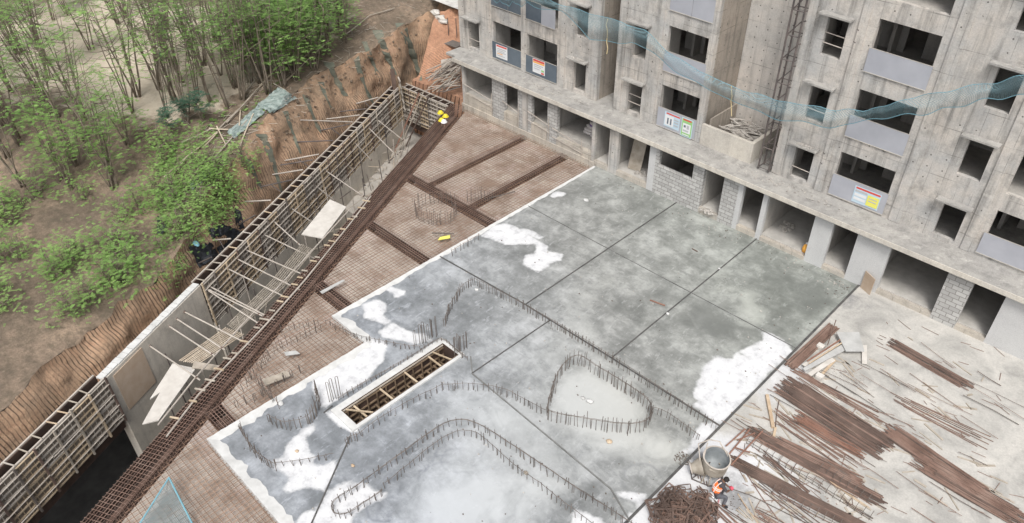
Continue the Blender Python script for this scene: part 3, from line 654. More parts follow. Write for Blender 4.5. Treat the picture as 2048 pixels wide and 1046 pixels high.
narrow = [(-.75,.25),(8.15,9.05),(12.1,12.97),(21.9,22.8),(28.6,29.5),(38.2,39.1)]
big = [(1.55,3.97),(4.45,6.87),(14.2,16.5),(23.95,26.4),(30.5,33.0),(33.5,36.0)]
def lvls(k): return 3.12*k
ops = []
for k in range(0, 4):
    for a, b in narrow: ops.append((a, b, 3.3+lvls(k), 5.12+lvls(k)))
    for a, b in big: ops.append((a, b, 3.22+lvls(k), 5.5+lvls(k)))
bays_x = [(-1.5, 9.93), (11.19, 16.88), (20.99, 40.0)]
for i, (a, b) in enumerate(bays_x):
    m = MB(zx); wall_open(m, a, b, 3.12, TOP, U, 0.22, [o for o in ops if a < o[0] and o[1] < b])
    m.build('outer_wall', 'conc', bld)
m = MB(zx)
for x, s in ((9.93, -1), (16.88, -1)): MB(zx).box(x-.2, x+.004, U+.22, 7.0, 3.12, TOP).build('side_wall', 'conc_shade', bld)
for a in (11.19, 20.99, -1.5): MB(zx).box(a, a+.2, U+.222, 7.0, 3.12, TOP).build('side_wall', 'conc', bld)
m = MB(zx); m.box(9.95, 11.17, 6.4, 6.6, 3.12, TOP); m.build('recess_back_wall', 'conc_shade', bld); MB(zx).box(16.9, 20.97, 4.1, 4.3, 3.12, TOP).build('recess_back_wall', 'conc_holes', bld)
# pilaster strips on the facade
m = MB(zx)
for x, w_ in ((-1.3,.5),(1.15,.3),(4.2,.4),(7.3,.35),(9.6,.6),(11.4,.45),(13.7,.4),(16.7,.34),(21.2,.4),(23.4,.35),(27.0,.5),(30.0,.4)):
    m.box(x-w_/2, x+w_/2, U-.06, U-.002, 3.14, TOP)
m.build('pilaster', 'conc', bld)
# floors
m = MB(zx)
for z in FL:
    m.box(-1.28, 9.7, U+.225, 9.5, z-.16, z-.002) if z > 4 else None
    m.box(11.42, 16.66, U+.225, 9.5, z-.16, z-.002) if z > 4 else None
    m.box(21.22, 39.9, U+.225, 9.5, z-.16, z-.002) if z > 4 else None
m.build('floor_slab', 'inside', bld)
m = MB(zx); wall_open(m, -1.3, 39.9, 3.0, TOP, 9.5, .2, []); 
for x in (-.9, 1.25, 4.15, 7.8, 11.8, 13.75, 21.5, 23.45, 27.2, 30.1, 33.2, 37.0):
    m.box(x, x+.15, U+.23, 3.0, 3.14, TOP); m.box(x+.3, x+.45, 3.9, 6.5, 3.14, TOP)
for x0_, x1_ in ((1.0, 2.1), (3.0, 4.6), (5.4, 6.5), (7.4, 8.7), (11.5, 12.6), (13.2, 14.4), (15.2, 16.3), (21.3, 22.3), (23.0, 24.2), (25.0, 26.4), (28, 30), (31, 33)):
    m.box(x0_, x1_, 4.6, 4.75, 3.14, TOP)
m.build('room_wall', 'inside', bld)
# ledge slab over the ground floor, its pale front lip
m = MB(zx)
m.box(-1.5, 40, 0.0, 9.5, 2.98, 3.118); m.box(-.55, 40, -.30, -.002, 3.02, 3.12); m.build('ledge_slab', 'ledge', bld)
m = MB(zx); m.box(-.56, 40, -.345, -.302, 2.9, 3.13); m.build('slab_lip', 'lip', bld)
m = MB(zx)
m.box(-.55, 40, -.30, -.16, 2.86, 3.018); m.build('downstand_beam', 'conc', bld)
# ground floor
gops = [(0.15,2.72,.95,2.9),(3.81,4.97,.95,2.9),(6.14,7.42,.95,2.9),(8.2,10.83,.7,2.9),(11.05,12.09,.28,2.9),(12.7,14.79,.28,2.9),(15.41,17.51,1.7,2.78),(18.15,19.3,.3,2.8),(20.4,21.47,.26,2.82),(21.72,24.1,.2,2.85),(25.0,26.12,.2,2.75),(27.6,30.0,.2,2.85),(31.0,32.2,.2,2.8),(34.0,36.5,.2,2.85)]
def gf(name, mat, a, b, z0=0.0):
    m = MB(zx); wall_open(m, a, b, z0, 2.978, 0.0, .24, [o for o in gops if a < o[1] and o[0] < b]); return m.build(name, mat, bld)
gf('column', 'conc', -.08, .15, .0)
gf('block_wall', 'block', .15, 2.72, 2.9) if False else None
for a, b, nm, mt in ((2.72,3.81,'block_wall','block'),(4.97,5.35,'block_wall','block'),(5.35,5.85,'column','conc'),(5.85,6.14,'block_wall','block'),(7.42,8.2,'block_wall','block'),(10.83,11.05,'column','conc'),(12.09,12.7,'column','conc'),
                     (14.79,15.2,'column','plaster'),(15.2,18.15,'block_wall','block'),(19.3,20.15,'block_wall','block'),(20.15,20.4,'column','plaster'),(21.47,21.72,'column','plaster'),(24.1,25.0,'column','plaster'),(26.12,27.6,'column','plaster'),(30.0,31.0,'block_wall','block'),(32.2,34.0,'column','plaster'),(36.5,40,'block_wall','block')):
    gf(nm, mt, a, b)
m = MB(zx)
for o in gops:
    if o[2] > 0.05: 
        if o[2] < 1.2 : MB(zx).box(o[0]+.001, o[1]-.001, .004, .236, 0.0, o[2]-.003).build('threshold', 'plinth', bld)
m = MB(zx)
for a, b in ((0.15,2.72),(3.81,4.97),(6.14,7.42),(8.2,10.83)): m.box(a+.01,b-.01,-.06,.003,-.3,.93 if a < 8 else .68)
m.box(-.1, 11.2, -.12, -.062, -.35, .25); m.build('plinth', 'plinth', bld)
m = MB(zx); m.box(-.06, 10.95, .241, 8.5, .3, .94); m.build('floor_slab', 'inside', bld)
M['dust_floor'] = simple('dusty_room_floor', (0.40, 0.385, 0.36), (0.54, 0.52, 0.49), 2.0, .95)
m = MB(zx); m.box(10.97, 39.9, .241, 8.5, .0, .24); m.build('floor_slab', 'dust_floor', bld)
m = MB(zx)
for x, y1 in ((2.75,3.4),(5.2,6),(7.6,5),(10.86,4.5),(12.15,3.0),(15.0,5),(18.0,7),(19.5,6),(21.5,5.5),(24.6,7.5),(27.0,6),(30.5,6),(33.5,7)):
    m.box(x, x+.18, .242, y1, .241, 2.97)
m.box(-.06, 39.9, 8.5, 8.7, .2, 2.97); m.box(-.08, .1, .242, 3.6, .9, 2.97); m.box(.12, 2.7, 3.4, 3.55, .95, 2.97)
m.build('room_wall', 'inside', bld)
# balcony upstand and its rubble well
m = MB(zx); m.box(16.9, 19.85, U-.1, U+.08, 3.121, 4.25); m.box(19.67, 19.849, U+.081, 4.09, 3.121, 4.25); m.build('balcony_parapet', 'lip', bld)
MB(zx).box(17.2,17.28,U+.09,3.9,3.4,4.6).build('divider', 'conc_shade', bld)
M['blackroom'] = simple('unlit_shaft', (0.05, 0.05, 0.05))
# window hoods
def hood(x0, x1, z):
    mb = MB(zx)
    mb.box(x0-.28, x1+.22, U-.42, U-.032, z+.02, z+.10)
    return mb.build('window_hood', 'ledge', bld)
for k in range(0, 4):
    for a, b in narrow: hood(a, b, 5.12+lvls(k))
# reveal frames and rails
m = MB(zx)
for k in range(4):
    for i, (a, b) in enumerate(narrow):
        for dz in (.55, 1.0): 
            if k < 3 and ((i == 2 and k == 0) or (dz < .8 and i in (0, 3)) or (i == 3 and k == 2)): MB(zx).tube([(a-.02,U+.06,3.3+lvls(k)+dz),(b+.02,U+.06,3.3+lvls(k)+dz-.03)], .022, 6).build('window_rail', 'pipe', bld)
# sheets hung in the big openings
def sheet(x0, x1, z0, z1, mat, y=U-.05, tilt=0.0, label=None):
    mb = MB(zx); mb.box(x0, x1, y-.012, y+.012, z0, z1); o = mb.build('guard_sheet', mat, bld)
    if label: o['label'] = label
    f = MB(zx); f.box(x0-.02, x1+.02, y-.022, y-.013, z0-.03, z0+.0); f.box(x0-.02, x1+.02, y-.022, y-.013, z1, z1+.025); f.build('edge_strip', 'lip', o)
    return o
sheet(1.5,4.0,3.28,4.32,'panel_blue'); sheet(4.42,6.9,3.22,4.28,'panel_blue')
sheet(1.5,2.9,6.45,7.5,'panel_blue'); sheet(2.95,4.0,6.45,7.5,'panel_blue'); sheet(4.42,5.6,6.4,7.45,'panel_blue'); sheet(5.63,6.7,6.35,7.4,'panel_grey')
sheet(14.15,16.52,3.2,4.28,'panel_grey'); sheet(14.15,16.6,6.3,7.35,'panel_grey'); sheet(14.15,15.4,9.42,10.5,'panel_grey'); sheet(15.42,16.6,9.42,10.5,'panel_grey')
sheet(23.9,26.45,3.25,4.35,'panel_grey'); sheet(23.9,26.45,6.35,7.4,'panel_grey'); sheet(23.9,26.45,9.47,10.5,'panel_grey')
sheet(30.4,33.1,3.3,4.35,'panel_grey'); sheet(33.4,36.1,6.3,7.35,'panel_blue')
def poster(name, label, x0, x1, z0, z1, layout, y=U-.085, dz=0.0, lean=0.0):
    c = zx((x0+x1)/2, 0, (z0+z1)/2)
    t = thing(name, label, 'poster', (c[0], y, zx((x0+x1)/2, 0, z0)[2]), 'safety posters on the guard sheets')
    def q(a, b, c_, e, mat, k, nm):
        mb = MB(zx); X = lambda u: x0+(x1-x0)*u; Z = lambda v: z0+(z1-z0)*v
        zl = lambda u: lean*(u-.5)
        yy = y-.004*k
        mb.v += [(X(a),yy,Z(c_)+zl(a)),(X(b),yy,Z(c_)+zl(b)),(X(b),yy,Z(e)+zl(b)),(X(a),yy,Z(e)+zl(a)),(X(a),yy+.003,Z(c_)+zl(a)),(X(b),yy+.003,Z(c_)+zl(b)),(X(b),yy+.003,Z(e)+zl(b)),(X(a),yy+.003,Z(e)+zl(a))]
        mb.f += [(0,1,2,3),(7,6,5,4),(0,4,5,1),(1,5,6,2),(2,6,7,3),(3,7,4,0)]
        mb.build(nm, mat, t)
    for k, (a, b, c_, e, mat, nm) in enumerate(layout): q(a, b, c_, e, mat, k, nm)
    return t
base = (0,1,0,1,'white','backing')
poster('safety_poster', 'white poster with red heading on the leftmost slate sheet', 1.85, 2.85, 3.42, 4.22, [base,(.05,.95,.84,.96,'red','heading'),(.12,.88,.66,.72,'greyprint','text_line'),(.12,.75,.54,.59,'greyprint','text_line'),(.12,.88,.42,.47,'greyprint','text_line'),(.12,.6,.3,.35,'orange','text_line'),(.12,.8,.16,.21,'greyprint','text_line')], lean=.02)
poster('safety_poster', 'white poster with orange and red heading and small green box', 5.0, 6.0, 3.4, 4.24, [base,(.04,.96,.82,.97,'red','heading'),(.04,.96,.70,.80,'orange','heading'),(.12,.85,.56,.61,'greyprint','text_line'),(.12,.7,.44,.49,'greyprint','text_line'),(.72,.94,.24,.36,'green','emblem'),(.72,.94,.06,.17,'red','emblem'),(.12,.6,.3,.35,'greyprint','text_line')])
poster('safety_poster', 'pale blue poster showing two dark standing figures', 14.62, 15.58, 3.34, 4.16, [(0,1,0,1,'blue','backing'),(.1,.98,.86,.96,'red','heading'),(.05,.6,.10,.80,'white','picture'),(.20,.29,.2,.62,'ink','figure'),(.40,.49,.2,.62,'ink','figure'),(.18,.31,.64,.74,'white','figure'),(.66,.94,.62,.70,'greyprint','text_line'),(.66,.94,.44,.52,'greyprint','text_line'),(.66,.94,.24,.32,'greyprint','text_line')], lean=-.01)
poster('safety_poster', 'tall green bordered poster hanging below the sheet edge', 15.68, 16.38, 2.98+.18, 4.22, [(0,1,0,1,'blue','backing'),(.06,.94,.05,.95,'green','border'),(.14,.86,.86,.94,'red','heading'),(.16,.84,.22,.72,'white','picture'),(.25,.42,.5,.62,'ink','figure'),(.52,.72,.45,.65,'greyprint','figure'),(.22,.7,.3,.38,'greyprint','text_line'),(.2,.8,.1,.15,'white','text_line')])
poster('safety_poster', 'pale blue poster with red heading and bright yellow box', 25.0, 26.2, 3.34, 4.2, [(0,1,0,1,'blue','backing'),(.05,.97,.84,.95,'red','heading'),(.05,.5,.66,.78,'greyprint','picture'),(.05,.5,.42,.58,'white','picture'),(.05,.5,.18,.34,'white','picture'),(.54,.97,.1,.72,'yellow','notice'),(.60,.9,.52,.58,'greyprint','text_line'),(.60,.9,.36,.42,'greyprint','text_line')])

# hoist mast
def mast():
    b = G(1530, 332, 3.3); t = thing('hoist_mast', 'tall lattice hoist mast standing in the wide facade recess', 'mast', (b.x, b.y, 3.12))
    w_ = .56; H_ = 12.4; x0, y0 = b.x-w_/2, b.y-.1
    cs = [(x0,y0),(x0+w_,y0),(x0+w_,y0+w_),(x0,y0+w_)]
    for c_ in cs: MB().tube([(c_[0],c_[1],3.12),(c_[0],c_[1],3.12+H_)], .042, 6).build('leg', 'pipe_dark', t)
    n = int(H_/1.1)
    for k in range(n):
        z = 3.2+k*1.1; m = MB()
        for i in range(4):
            a, b_ = cs[i], cs[(i+1) % 4]; m.tube([(a[0],a[1],z),(b_[0],b_[1],z)], .024, 4)
            if i == 0: m.tube([(a[0],a[1],z),(b_[0],b_[1],z+.75)], .024, 4)
        m.build('brace', 'pipe_dark', t)
    for k in range(12): z = 3.5+k*1.0; MB().beam((x0+w_,y0,z),(x0+w_+.14,y0+.03,z+.05),.04,.06).build('wall_bracket', 'pipe_dark', t)
mast()

# blue debris net across the facade
def net(name, label, top, bot, Yo, mat='net', n=110):
    def samp(pl, t):
        x = pl[0][0]+(pl[-1][0]-pl[0][0])*t
        for a, b in zip(pl, pl[1:]):
            if a[0] <= x <= b[0]: return x, a[1]+(b[1]-a[1])*(x-a[0])/(b[0]-a[0])
        return pl[-1]
    m = MB(); uv = []; rows = 7; T = []; Bt = []
    for i in range(n+1):
        t = i/n; a = samp(top, t); b = samp(bot, t); a = (a[0], a[1]+9*mnoise.noise(Vector((t*22, 0, 5)))); b = (b[0], b[1]+16*mnoise.noise(Vector((t*17, 4, 5))))
        for j in range(rows):
            s = j/(rows-1); px = a[0]+(b[0]-a[0])*s; py = a[1]+(b[1]-a[1])*s
            Y = Yo - .35*math.sin(s*math.pi) + .3*mnoise.noise(Vector((t*14, s*2, 3)))
            p = W(px, py, Y); m.v.append(tuple(p)); uv.append((p.x, p.z*1.0))
            if j == 0: T.append(p)
            if j == rows-1: Bt.append(p)
    for i in range(n):
        for j in range(rows-1):
            k = i*rows+j; m.f.append((k, k+1, k+rows+1, k+rows))
    t = thing(name, label, 'safety net', tuple(Bt[0]))
    m.build('mesh', mat, t, smooth=True, uv=uv)
    MB().tube([tuple(p) for p in T], .013, 5).build('edge_rope', 'net_rope', t); MB().tube([tuple(p) for p in Bt], .016, 5).build('edge_rope', 'net_rope', t)
    return t
net('safety_net', 'long sagging blue net draped across the whole facade',
    [(1040,-30),(1080,-8),(1150,20),(1210,36),(1243,40),(1290,65),(1340,105),(1400,143),(1460,170),(1500,185),(1560,203),(1620,212),(1731,222),(1850,190),(2060,150)],
    [(1040,-8),(1080,10),(1120,28),(1160,56),(1180,78),(1230,84),(1265,80),(1310,115),(1350,142),(1400,168),(1450,195),(1500,216),(1560,237),(1620,252),(1660,254),(1731,243),(1850,222),(2060,190)], U-.75)
net('safety_net', 'short blue net bunched at the top left of the facade', [(975,-25),(1010,-12),(1062,-12)], [(975,-6),(1010,8),(1062,6)], U-.6, n=14)
for px, py0, py1, lb in ((1214,38,108,'upper straw rope tail hanging from the net'),(1463,172,232,'frayed straw rope tied to the net in the recess')):
    m = MB(); m.tube([tuple(W(px+rnd.uniform(-2,2), py0+(py1-py0)*k/6, U-.8)) for k in range(7)], .022, 5)
    tag(base_of(m.build('rope_tail', 'rope')), lb, 'rope')

# things in the ground-floor rooms and on ledges
def sack(loc, s, label, purple=False):
    t = thing('cement_sack', label, 'sack', loc, 'sacks piled in the room')
    m = MB(); m.blob((loc[0],loc[1],loc[2]+.09*s), .36*s, .24*s, .12*s, rnd.random()*9, .12, 12, 8); m.build('body', 'bag', t, smooth=True)
    if purple: m = MB(); m.blob((loc[0],loc[1]+.02,loc[2]+.15*s), .22*s, .19*s, .085*s, 2, .1, 10, 6); m.build('print_patch', 'bag_purple', t, smooth=True)
sacks = [(9.55,1.3,.95),(10.1,1.25,.95),(9.6,1.3,1.15),(10.15,1.3,1.15),(9.7,1.35,1.35),(10.3,1.4,1.35),(9.85,1.45,1.55),(10.4,1.5,1.55)]
pos = ['bottom left','bottom right','second layer left','second layer right','third layer left','third layer right','top left','top right']
for i, s in enumerate(sacks): sack(s, 1.0, '%s sack of the pile in the open room' % pos[i], i in (1, 4, 6, 7))
def quadboard(name, label, cat, pts, th, mat, group=None):
    p = [Vector(q) for q in pts]; nn = (p[1]-p[0]).cross(p[3]-p[0]).normalized()*th; m = MB()
    m.v = [tuple(q) for q in p]+[tuple(q+nn) for q in p]; m.f = [(3,2,1,0),(4,5,6,7),(0,1,5,4),(1,2,6,5),(2,3,7,6),(3,0,4,7)]
    return tag(base_of(m.build(name, mat)), label, cat, group)
quadboard('cement_board', 'dark grey board leaning in the open room behind the pillar', 'board', [(12.95,.75,.25),(13.75,.85,.25),(13.7,1.35,2.0),(12.9,1.25,2.05)], .04, M['tim_grey'])
def rubble(name, label, c, rx, ry, n, mat='debris', z=0.0, s=.07, cat='rubble'):
    m = MB()
    for i in range(n):
        a = rnd.uniform(0, 6.28); r = math.sqrt(rnd.random()); sz = s*rnd.uniform(.35, 1.3)
        m.blob((c[0]+rx*r*math.cos(a), c[1]+ry*r*math.sin(a), z+sz*.4), sz, sz*rnd.uniform(.6,1), sz*.6, i, .3, 6, 4)
    o = m.build(name, mat); tag(o, label, cat, kind='stuff'); return o
rubble('rubble', 'dust and rubble in the open room with the leaning board', (13.9,.9), .6, .5, 60, z=.25)
rubble('rubble', 'white broken pieces in the doorway beside the block wall', (18.7,-.02), .5, .22, 40, z=.3, s=.08)
rubble('rubble', 'grey heap against the wall inside the wide garage bay', (22.3,1.6), .35, .5, 50, z=.25, s=.1)
rubble('rubble', 'broken mortar on the hood above the right narrow window', (22.4,U-.22), .45, .15, 45, z=zx(22.4,0,5.22)[2], s=.05)
rubble('rubble', 'crumbs of mortar scattered along the ledge', (21.5,.55), 3.6, .35, 160, z=zx(21.5,0,3.12)[2], s=.04)
rubble('rubble', 'crumbs of mortar scattered on the left part of the ledge', (5.5,.5), 4.6, .35, 120, z=zx(5.5,0,3.12)[2], s=.04)
rubble('rubble', 'broken mortar on the hood above the second narrow window', (8.6,U-.22), .45, .15, 40, z=zx(8.6,0,5.22)[2], s=.05)
m = MB()
for i in range(46):
    x = rnd.uniform(17.5, 19.4); y = rnd.uniform(1.9, 3.6); z = 3.5+rnd.uniform(0,.55); a = rnd.uniform(-.6,.9); l = rnd.uniform(.3,.9)
    m.beam((x-l*math.cos(a)/2,y-l*math.sin(a)/2,z),(x+l*math.cos(a)/2,y+l*math.sin(a)/2,z+rnd.uniform(-.15,.15)), .1, .03)
m.box(17.33,19.6,U+.1,4.0,3.13,3.55)
tag(m.build('debris_heap', 'debris'), 'heap of timber and mortar waste filling the balcony well', 'debris', kind='stuff')
t = thing('water_jar', 'yellow plastic jar beside the garage bay pillar', 'jar', (23.95,.35,.24))
MB().lathe([(.0,0),(.15,.02),(.17,.2),(.13,.36),(.06,.42),(.06,.47),(0,.48)], (23.95,.35,.24), 12).build('body', 'orange', t, smooth=True)
MB().lathe([(.07,0),(.07,.05),(0,.06)], (23.95,.35,.715), 10).build('lid', 'white', t)
# guard rails in front of the left rooms
for i, (x0, x1, z) in enumerate(((.15,2.75,1.55),(3.8,5.1,1.5),(6.0,7.6,1.55),(8.0,10.2,1.15))):
    t = thing('guard_rail', ['pipe rail across the leftmost open room','pipe rail across the doorway left of the pillar','pipe rail with post across the second block doorway','long sloping pipe rail below the sack room'][i], 'rail', ((x0+x1)/2,-.1,0), 'temporary pipe rails')
    MB().tube([(x0-.1,-.1,z+.12),(x1+.1,-.1,z-.25)], .024, 6).build('top_rail', 'pipe', t)
    MB().tube([(x1,-.1,-.1),(x1,-.1,z+.25)], .024, 6).build('post', 'pipe', t)
    if i != 1: MB().tube([(x0-.1,-.1,z-.45),(x1+.1,-.1,z-.7)], .02, 6).build('lower_rail', 'pipe', t)

#==TERRAIN==
# ------------------------------------------------------------------ TERRAIN: upper ground, nailed face, pit floor
P0 = Vector((-6.05, -.6, 0)); TD = Vector((.457, -.889, 0)); ND = Vector((-.889, -.457, 0))
def SN(s, n, z=0): p = P0+TD*s+ND*n; return Vector((p.x, p.y, z))
cols = [  # s, base offset, top offset, top z
 (-9.5, -1.8, .2, 3.1), (-7.6, -.6, .35, 2.7), (-4.5, .4, 1.1, 2.5), (-1, .9, 1.5, 2.5), (2, 1.0, 2.0, 2.5), (5, 1.1, 3.0, 2.45), (8, 1.1, 3.0, 2.5), (11, 1.1, 2.7, 2.5), (13.5, 1.0, 2.5, 2.45), (16, 1.0, 2.3, 2.2), (18.5, .9, 1.9, 1.5), (21, .8, 1.6, .7), (24, .8, 1.6, .3), (30, .8, 1.8, .4), (44, .8, 2.0, .5)]
def colat(s):
    for a, b in zip(cols, cols[1:]):
        if a[0] <= s <= b[0]:
            t = (s-a[0])/(b[0]-a[0]); t = t*t*(3-2*t); return [a[k]+(b[k]-a[k])*t for k in range(1, 4)]
    return list(cols[-1][1:]) if s > 0 else list(cols[0][1:])
ss = np.arange(-9.5, 44.01, .3)
def nz(p, f, a): return a*mnoise.fractal(Vector((p.x*f, p.y*f, p.z*f)), .9, 2.1, 4)
face = MB(); rows = 18
for s in ss:
    b, t_, z = colat(s)
    for k in range(rows):
        u = k/(rows-1); zz = -3.9+(z+3.9)*u; n_ = b+(t_-b)*(u**1.3)
        p = SN(s, n_, zz); q = (nz(p, .55, .30)+nz(p, 1.7, .14)+nz(p, .25, .4)*u)*min(1, 4*(1-u)+.6); n_ += q
        if u > .9: n_ += .0
        p = SN(s, n_, zz+(nz(p, .4, .25)+nz(p, 1.6, .16))*u*u); face.v.append(tuple(p))
ns = len(ss)
for i in range(ns-1):
    for k in range(rows-1): a = i*rows+k; face.f.append((a, a+1, a+rows+1, a+rows))
fo = struct('soil_face', face, 'soil_face', 'steep nailed brown soil face behind the formwork wall', smooth=True)
up = MB(); nn_ = [0, .25, .6, 1.1, 1.8, 2.6, 3.6, 4.8, 6, 7.5, 9, 11, 13, 15.5, 18, 21, 25, 30, 36, 44, 60]; sand = []
ss2 = np.arange(-30, 44.01, .6)
for s in ss2:
    b, t_, z = colat(max(s, -9.5))
    if s < -9.5: t_ += (-9.5-s)*0
    tp = face.v[min(ns-1, max(0, int(round((s+9.5)/.3))))*rows+rows-1] if s >= -9.5 else None
    for n_ in nn_:
        zz = z + (n_*.10 if n_ < 4 else .4+(n_-4)*.04)
        p = SN(s, t_+n_, zz)
        if n_ == 0 and tp is not None: p = Vector(tp)-Vector((0, 0, .02))
        elif n_ > 0: p.z += nz(p, .25, .35)*min(1, n_/2)
        up.v.append(tuple(p))
        q = G(380, 90, 3.5); q2 = G(345, 180, 3.2); q3 = G(100, 60, 4); q4 = G(560, 20, 3.5)
        f = lambda c, r: math.exp(-((p.x-c.x)**2+(p.y-c.y)**2)/(r*r))
        sand.append(min(1.2, f(q, 6)+f(q2, 3.5)+f(q3, 9)+.8*f(q4, 5)))
nr = len(nn_)
for i in range(len(ss2)-1):
    for k in range(nr-1): a = i*nr+k; up.f.append((a, a+1, a+nr+1, a+nr))
uo = struct('terrain', up, 'soil', 'brown leaf-littered ground under the trees', smooth=True)
at = uo.data.attributes.new('sand', 'FLOAT', 'POINT'); at.data.foreach_set('value', sand)
# pit floor, deep
fl = MB(); fl.quad((-12,-9.6,-3.9),(11,-9.6,-3.9),(11,8.5,-3.9),(-12,8.5,-3.9)); fl.quad((-12,-9.6,-8),(11,-9.6,-8),(11,-9.6,-3.9),(-12,-9.6,-3.9)); struct('basement_floor', fl, 'pit_floor', 'pale concrete basement floor between wall and deck')
fl = MB(); fl.quad((-30,-50,-8),(60,-50,-8),(60,-9.6,-8),(-30,-9.6,-8)); struct('lower_basement_floor', fl, 'lower', 'deep floor with painted shade at the near end of the basement void')
# far ground behind the building so nothing ends in the void
fg = MB(); fg.quad((-120,8,-.5),(120,8,-.5),(120,150,3),(-120,150,3)); struct('far_ground', fg, 'soil')
# red landing + slope beside the building
rl = MB()
A_, B_, C_, D_ = G(838,150,.3), G(925,128,.3), G(918,14,3.4), G(872,26,3.0)
nu, nv = 24, 20
for i in range(nu+1):
    for j in range(nv+1):
        u, v = i/nu, j/nv; p = A_.lerp(B_, u).lerp(D_.lerp(C_, u), v); p = p+Vector((0,0,nz(p,.7,.25)*min(1,4*v))); rl.v.append(tuple(p))
for i in range(nu):
    for j in range(nv): a = i*(nv+1)+j; rl.f.append((a, a+nv+1, a+nv+2, a+1))
ro = struct('red_slope', rl, 'soil_red', 'raw red soil slope beside the building corner', smooth=True)
ld_ = MB(); L0, L1 = G(838,150,.3), G(926,126,.3); L2, L3 = Vector((-.2,.35,.25)), Vector((-5.6,.15,.1))
for i in range(21):
    for j in range(11):
        u, v = i/20, j/10; p = L3.lerp(L2, u).lerp(L0.lerp(L1, u), v); p = p+Vector((0,0,nz(p,.9,.15)*math.sin(v*3.1))); ld_.v.append(tuple(p))
for i in range(20):
    for j in range(10): a = i*11+j; ld_.f.append((a, a+11, a+12, a+1))
lo_ = struct('red_landing', ld_, 'soil_red', 'red soil landing between corner wall and slope', smooth=True)
m = MB(); k0 = len(m.v)
for i in range(21):
    u = i/20; p = L3.lerp(L2, u)+Vector((0,0,nz(L3.lerp(L2,u),.9,0)));
    for j in range(7): v = j/6; q = Vector((p.x+.05*mnoise.noise(Vector((i*.4,j*.5,1))), p.y-.25*v, p.z*(1-v)-3.9*v)); m.v.append(tuple(q))
for i in range(20):
    for j in range(6): a = i*7+j; m.f.append((a, a+7, a+8, a+1))
struct('red_soil_face', m, 'soil_red', 'red soil face with vertical wires behind the corner formwork', smooth=True)
r_ = MB(); q = [G(866,6,3.6), G(925,22,3.6), G(925,-60,3.6), G(840,-60,3.6)]
q[0] = G(862,-2,3.6); r_.quad(*[tuple(v) for v in q]); M['road'] = simple('pale_road', (0.52,.50,.47), (0.64,.62,.59), 1.5, .9, c3=(.42,.40,.38)); struct('road', r_, 'road', 'pale concrete road at the very top by the building')
q = [G(880,106,.75), G(924,92,.75), G(926,122,.75), G(884,140,.75)]; m = MB(); m.prism([(v.x, v.y) for v in q], .45, .75); struct('landing_pavement', m, 'pit_floor', 'pale cast pad beside the building corner')

def bvh(o): return BVHTree.FromPolygons([v.co.copy() for v in o.data.vertices], [tuple(p.vertices) for p in o.data.polygons])
TB = [bvh(fo), bvh(uo), bvh(ro), bvh(lo_)]
def hit(px, py, default_z=3.0):
    d = ray(px, py).normalized(); best = None
    for b in TB:
        r = b.ray_cast(CAM, d)
        if r[0] is not None and (best is None or r[3] < best[1]): best = (r[0], r[3])
    return best[0] if best else G(px, py, default_z)
def ground_z(x, y):
    r = TB[1].ray_cast(Vector((x, y, 60)), Vector((0, 0, -1))); return r[0].z if r[0] is not None else 3.0

# drainage mats hanging down the face
strips = [((800,46),(826,100),(841,158),9),((755,60),(766,92),(786,138),10),((729,83),(742,118),(758,152),6),((712,112),(722,160),(743,200),6),((657,124),(672,160),(688,186),9),((642,164),(650,192),(664,218),5),((611,189),(622,225),(638,258),6),((571,222),(583,260),(598,298),5),((522,268),(536,290),(548,330),9),((549,330),(556,360),(563,380),4),((495,318),(508,345),(520,372),6)]
for i, (a, b, c, wd) in enumerate(strips):
    m = MB(); pts = []
    for k in range(13):
        t = k/12*1.12; x = (1-t)**2*a[0]+2*t*(1-t)*b[0]+t*t*c[0]; y = (1-t)**2*a[1]+2*t*(1-t)*b[1]+t*t*c[1]
        ww = wd*(1.0-.62*t+.5*mnoise.noise(Vector((t*6, i*3.1, 0))))
        for sx in (-1, 1):
            h = hit(x+sx*ww, y); h = h + (CAM-h).normalized()*.05; m.v.append(tuple(h))
    for k in range(12): j = 2*k; m.f.append((j, j+1, j+3, j+2))
    n0 = len(m.v); back = [tuple(Vector(v)-ND*-.03) for v in m.v]; m.v += back; m.f += [tuple(n0+q for q in reversed(f)) for f in m.f]
    tag(base_of(m.build('drainage_mat', 'drain')), '%s dull green drainage strip on the soil face counting from the building side' % ORD[i], 'drainage strip', 'drainage strips hanging on the soil face')

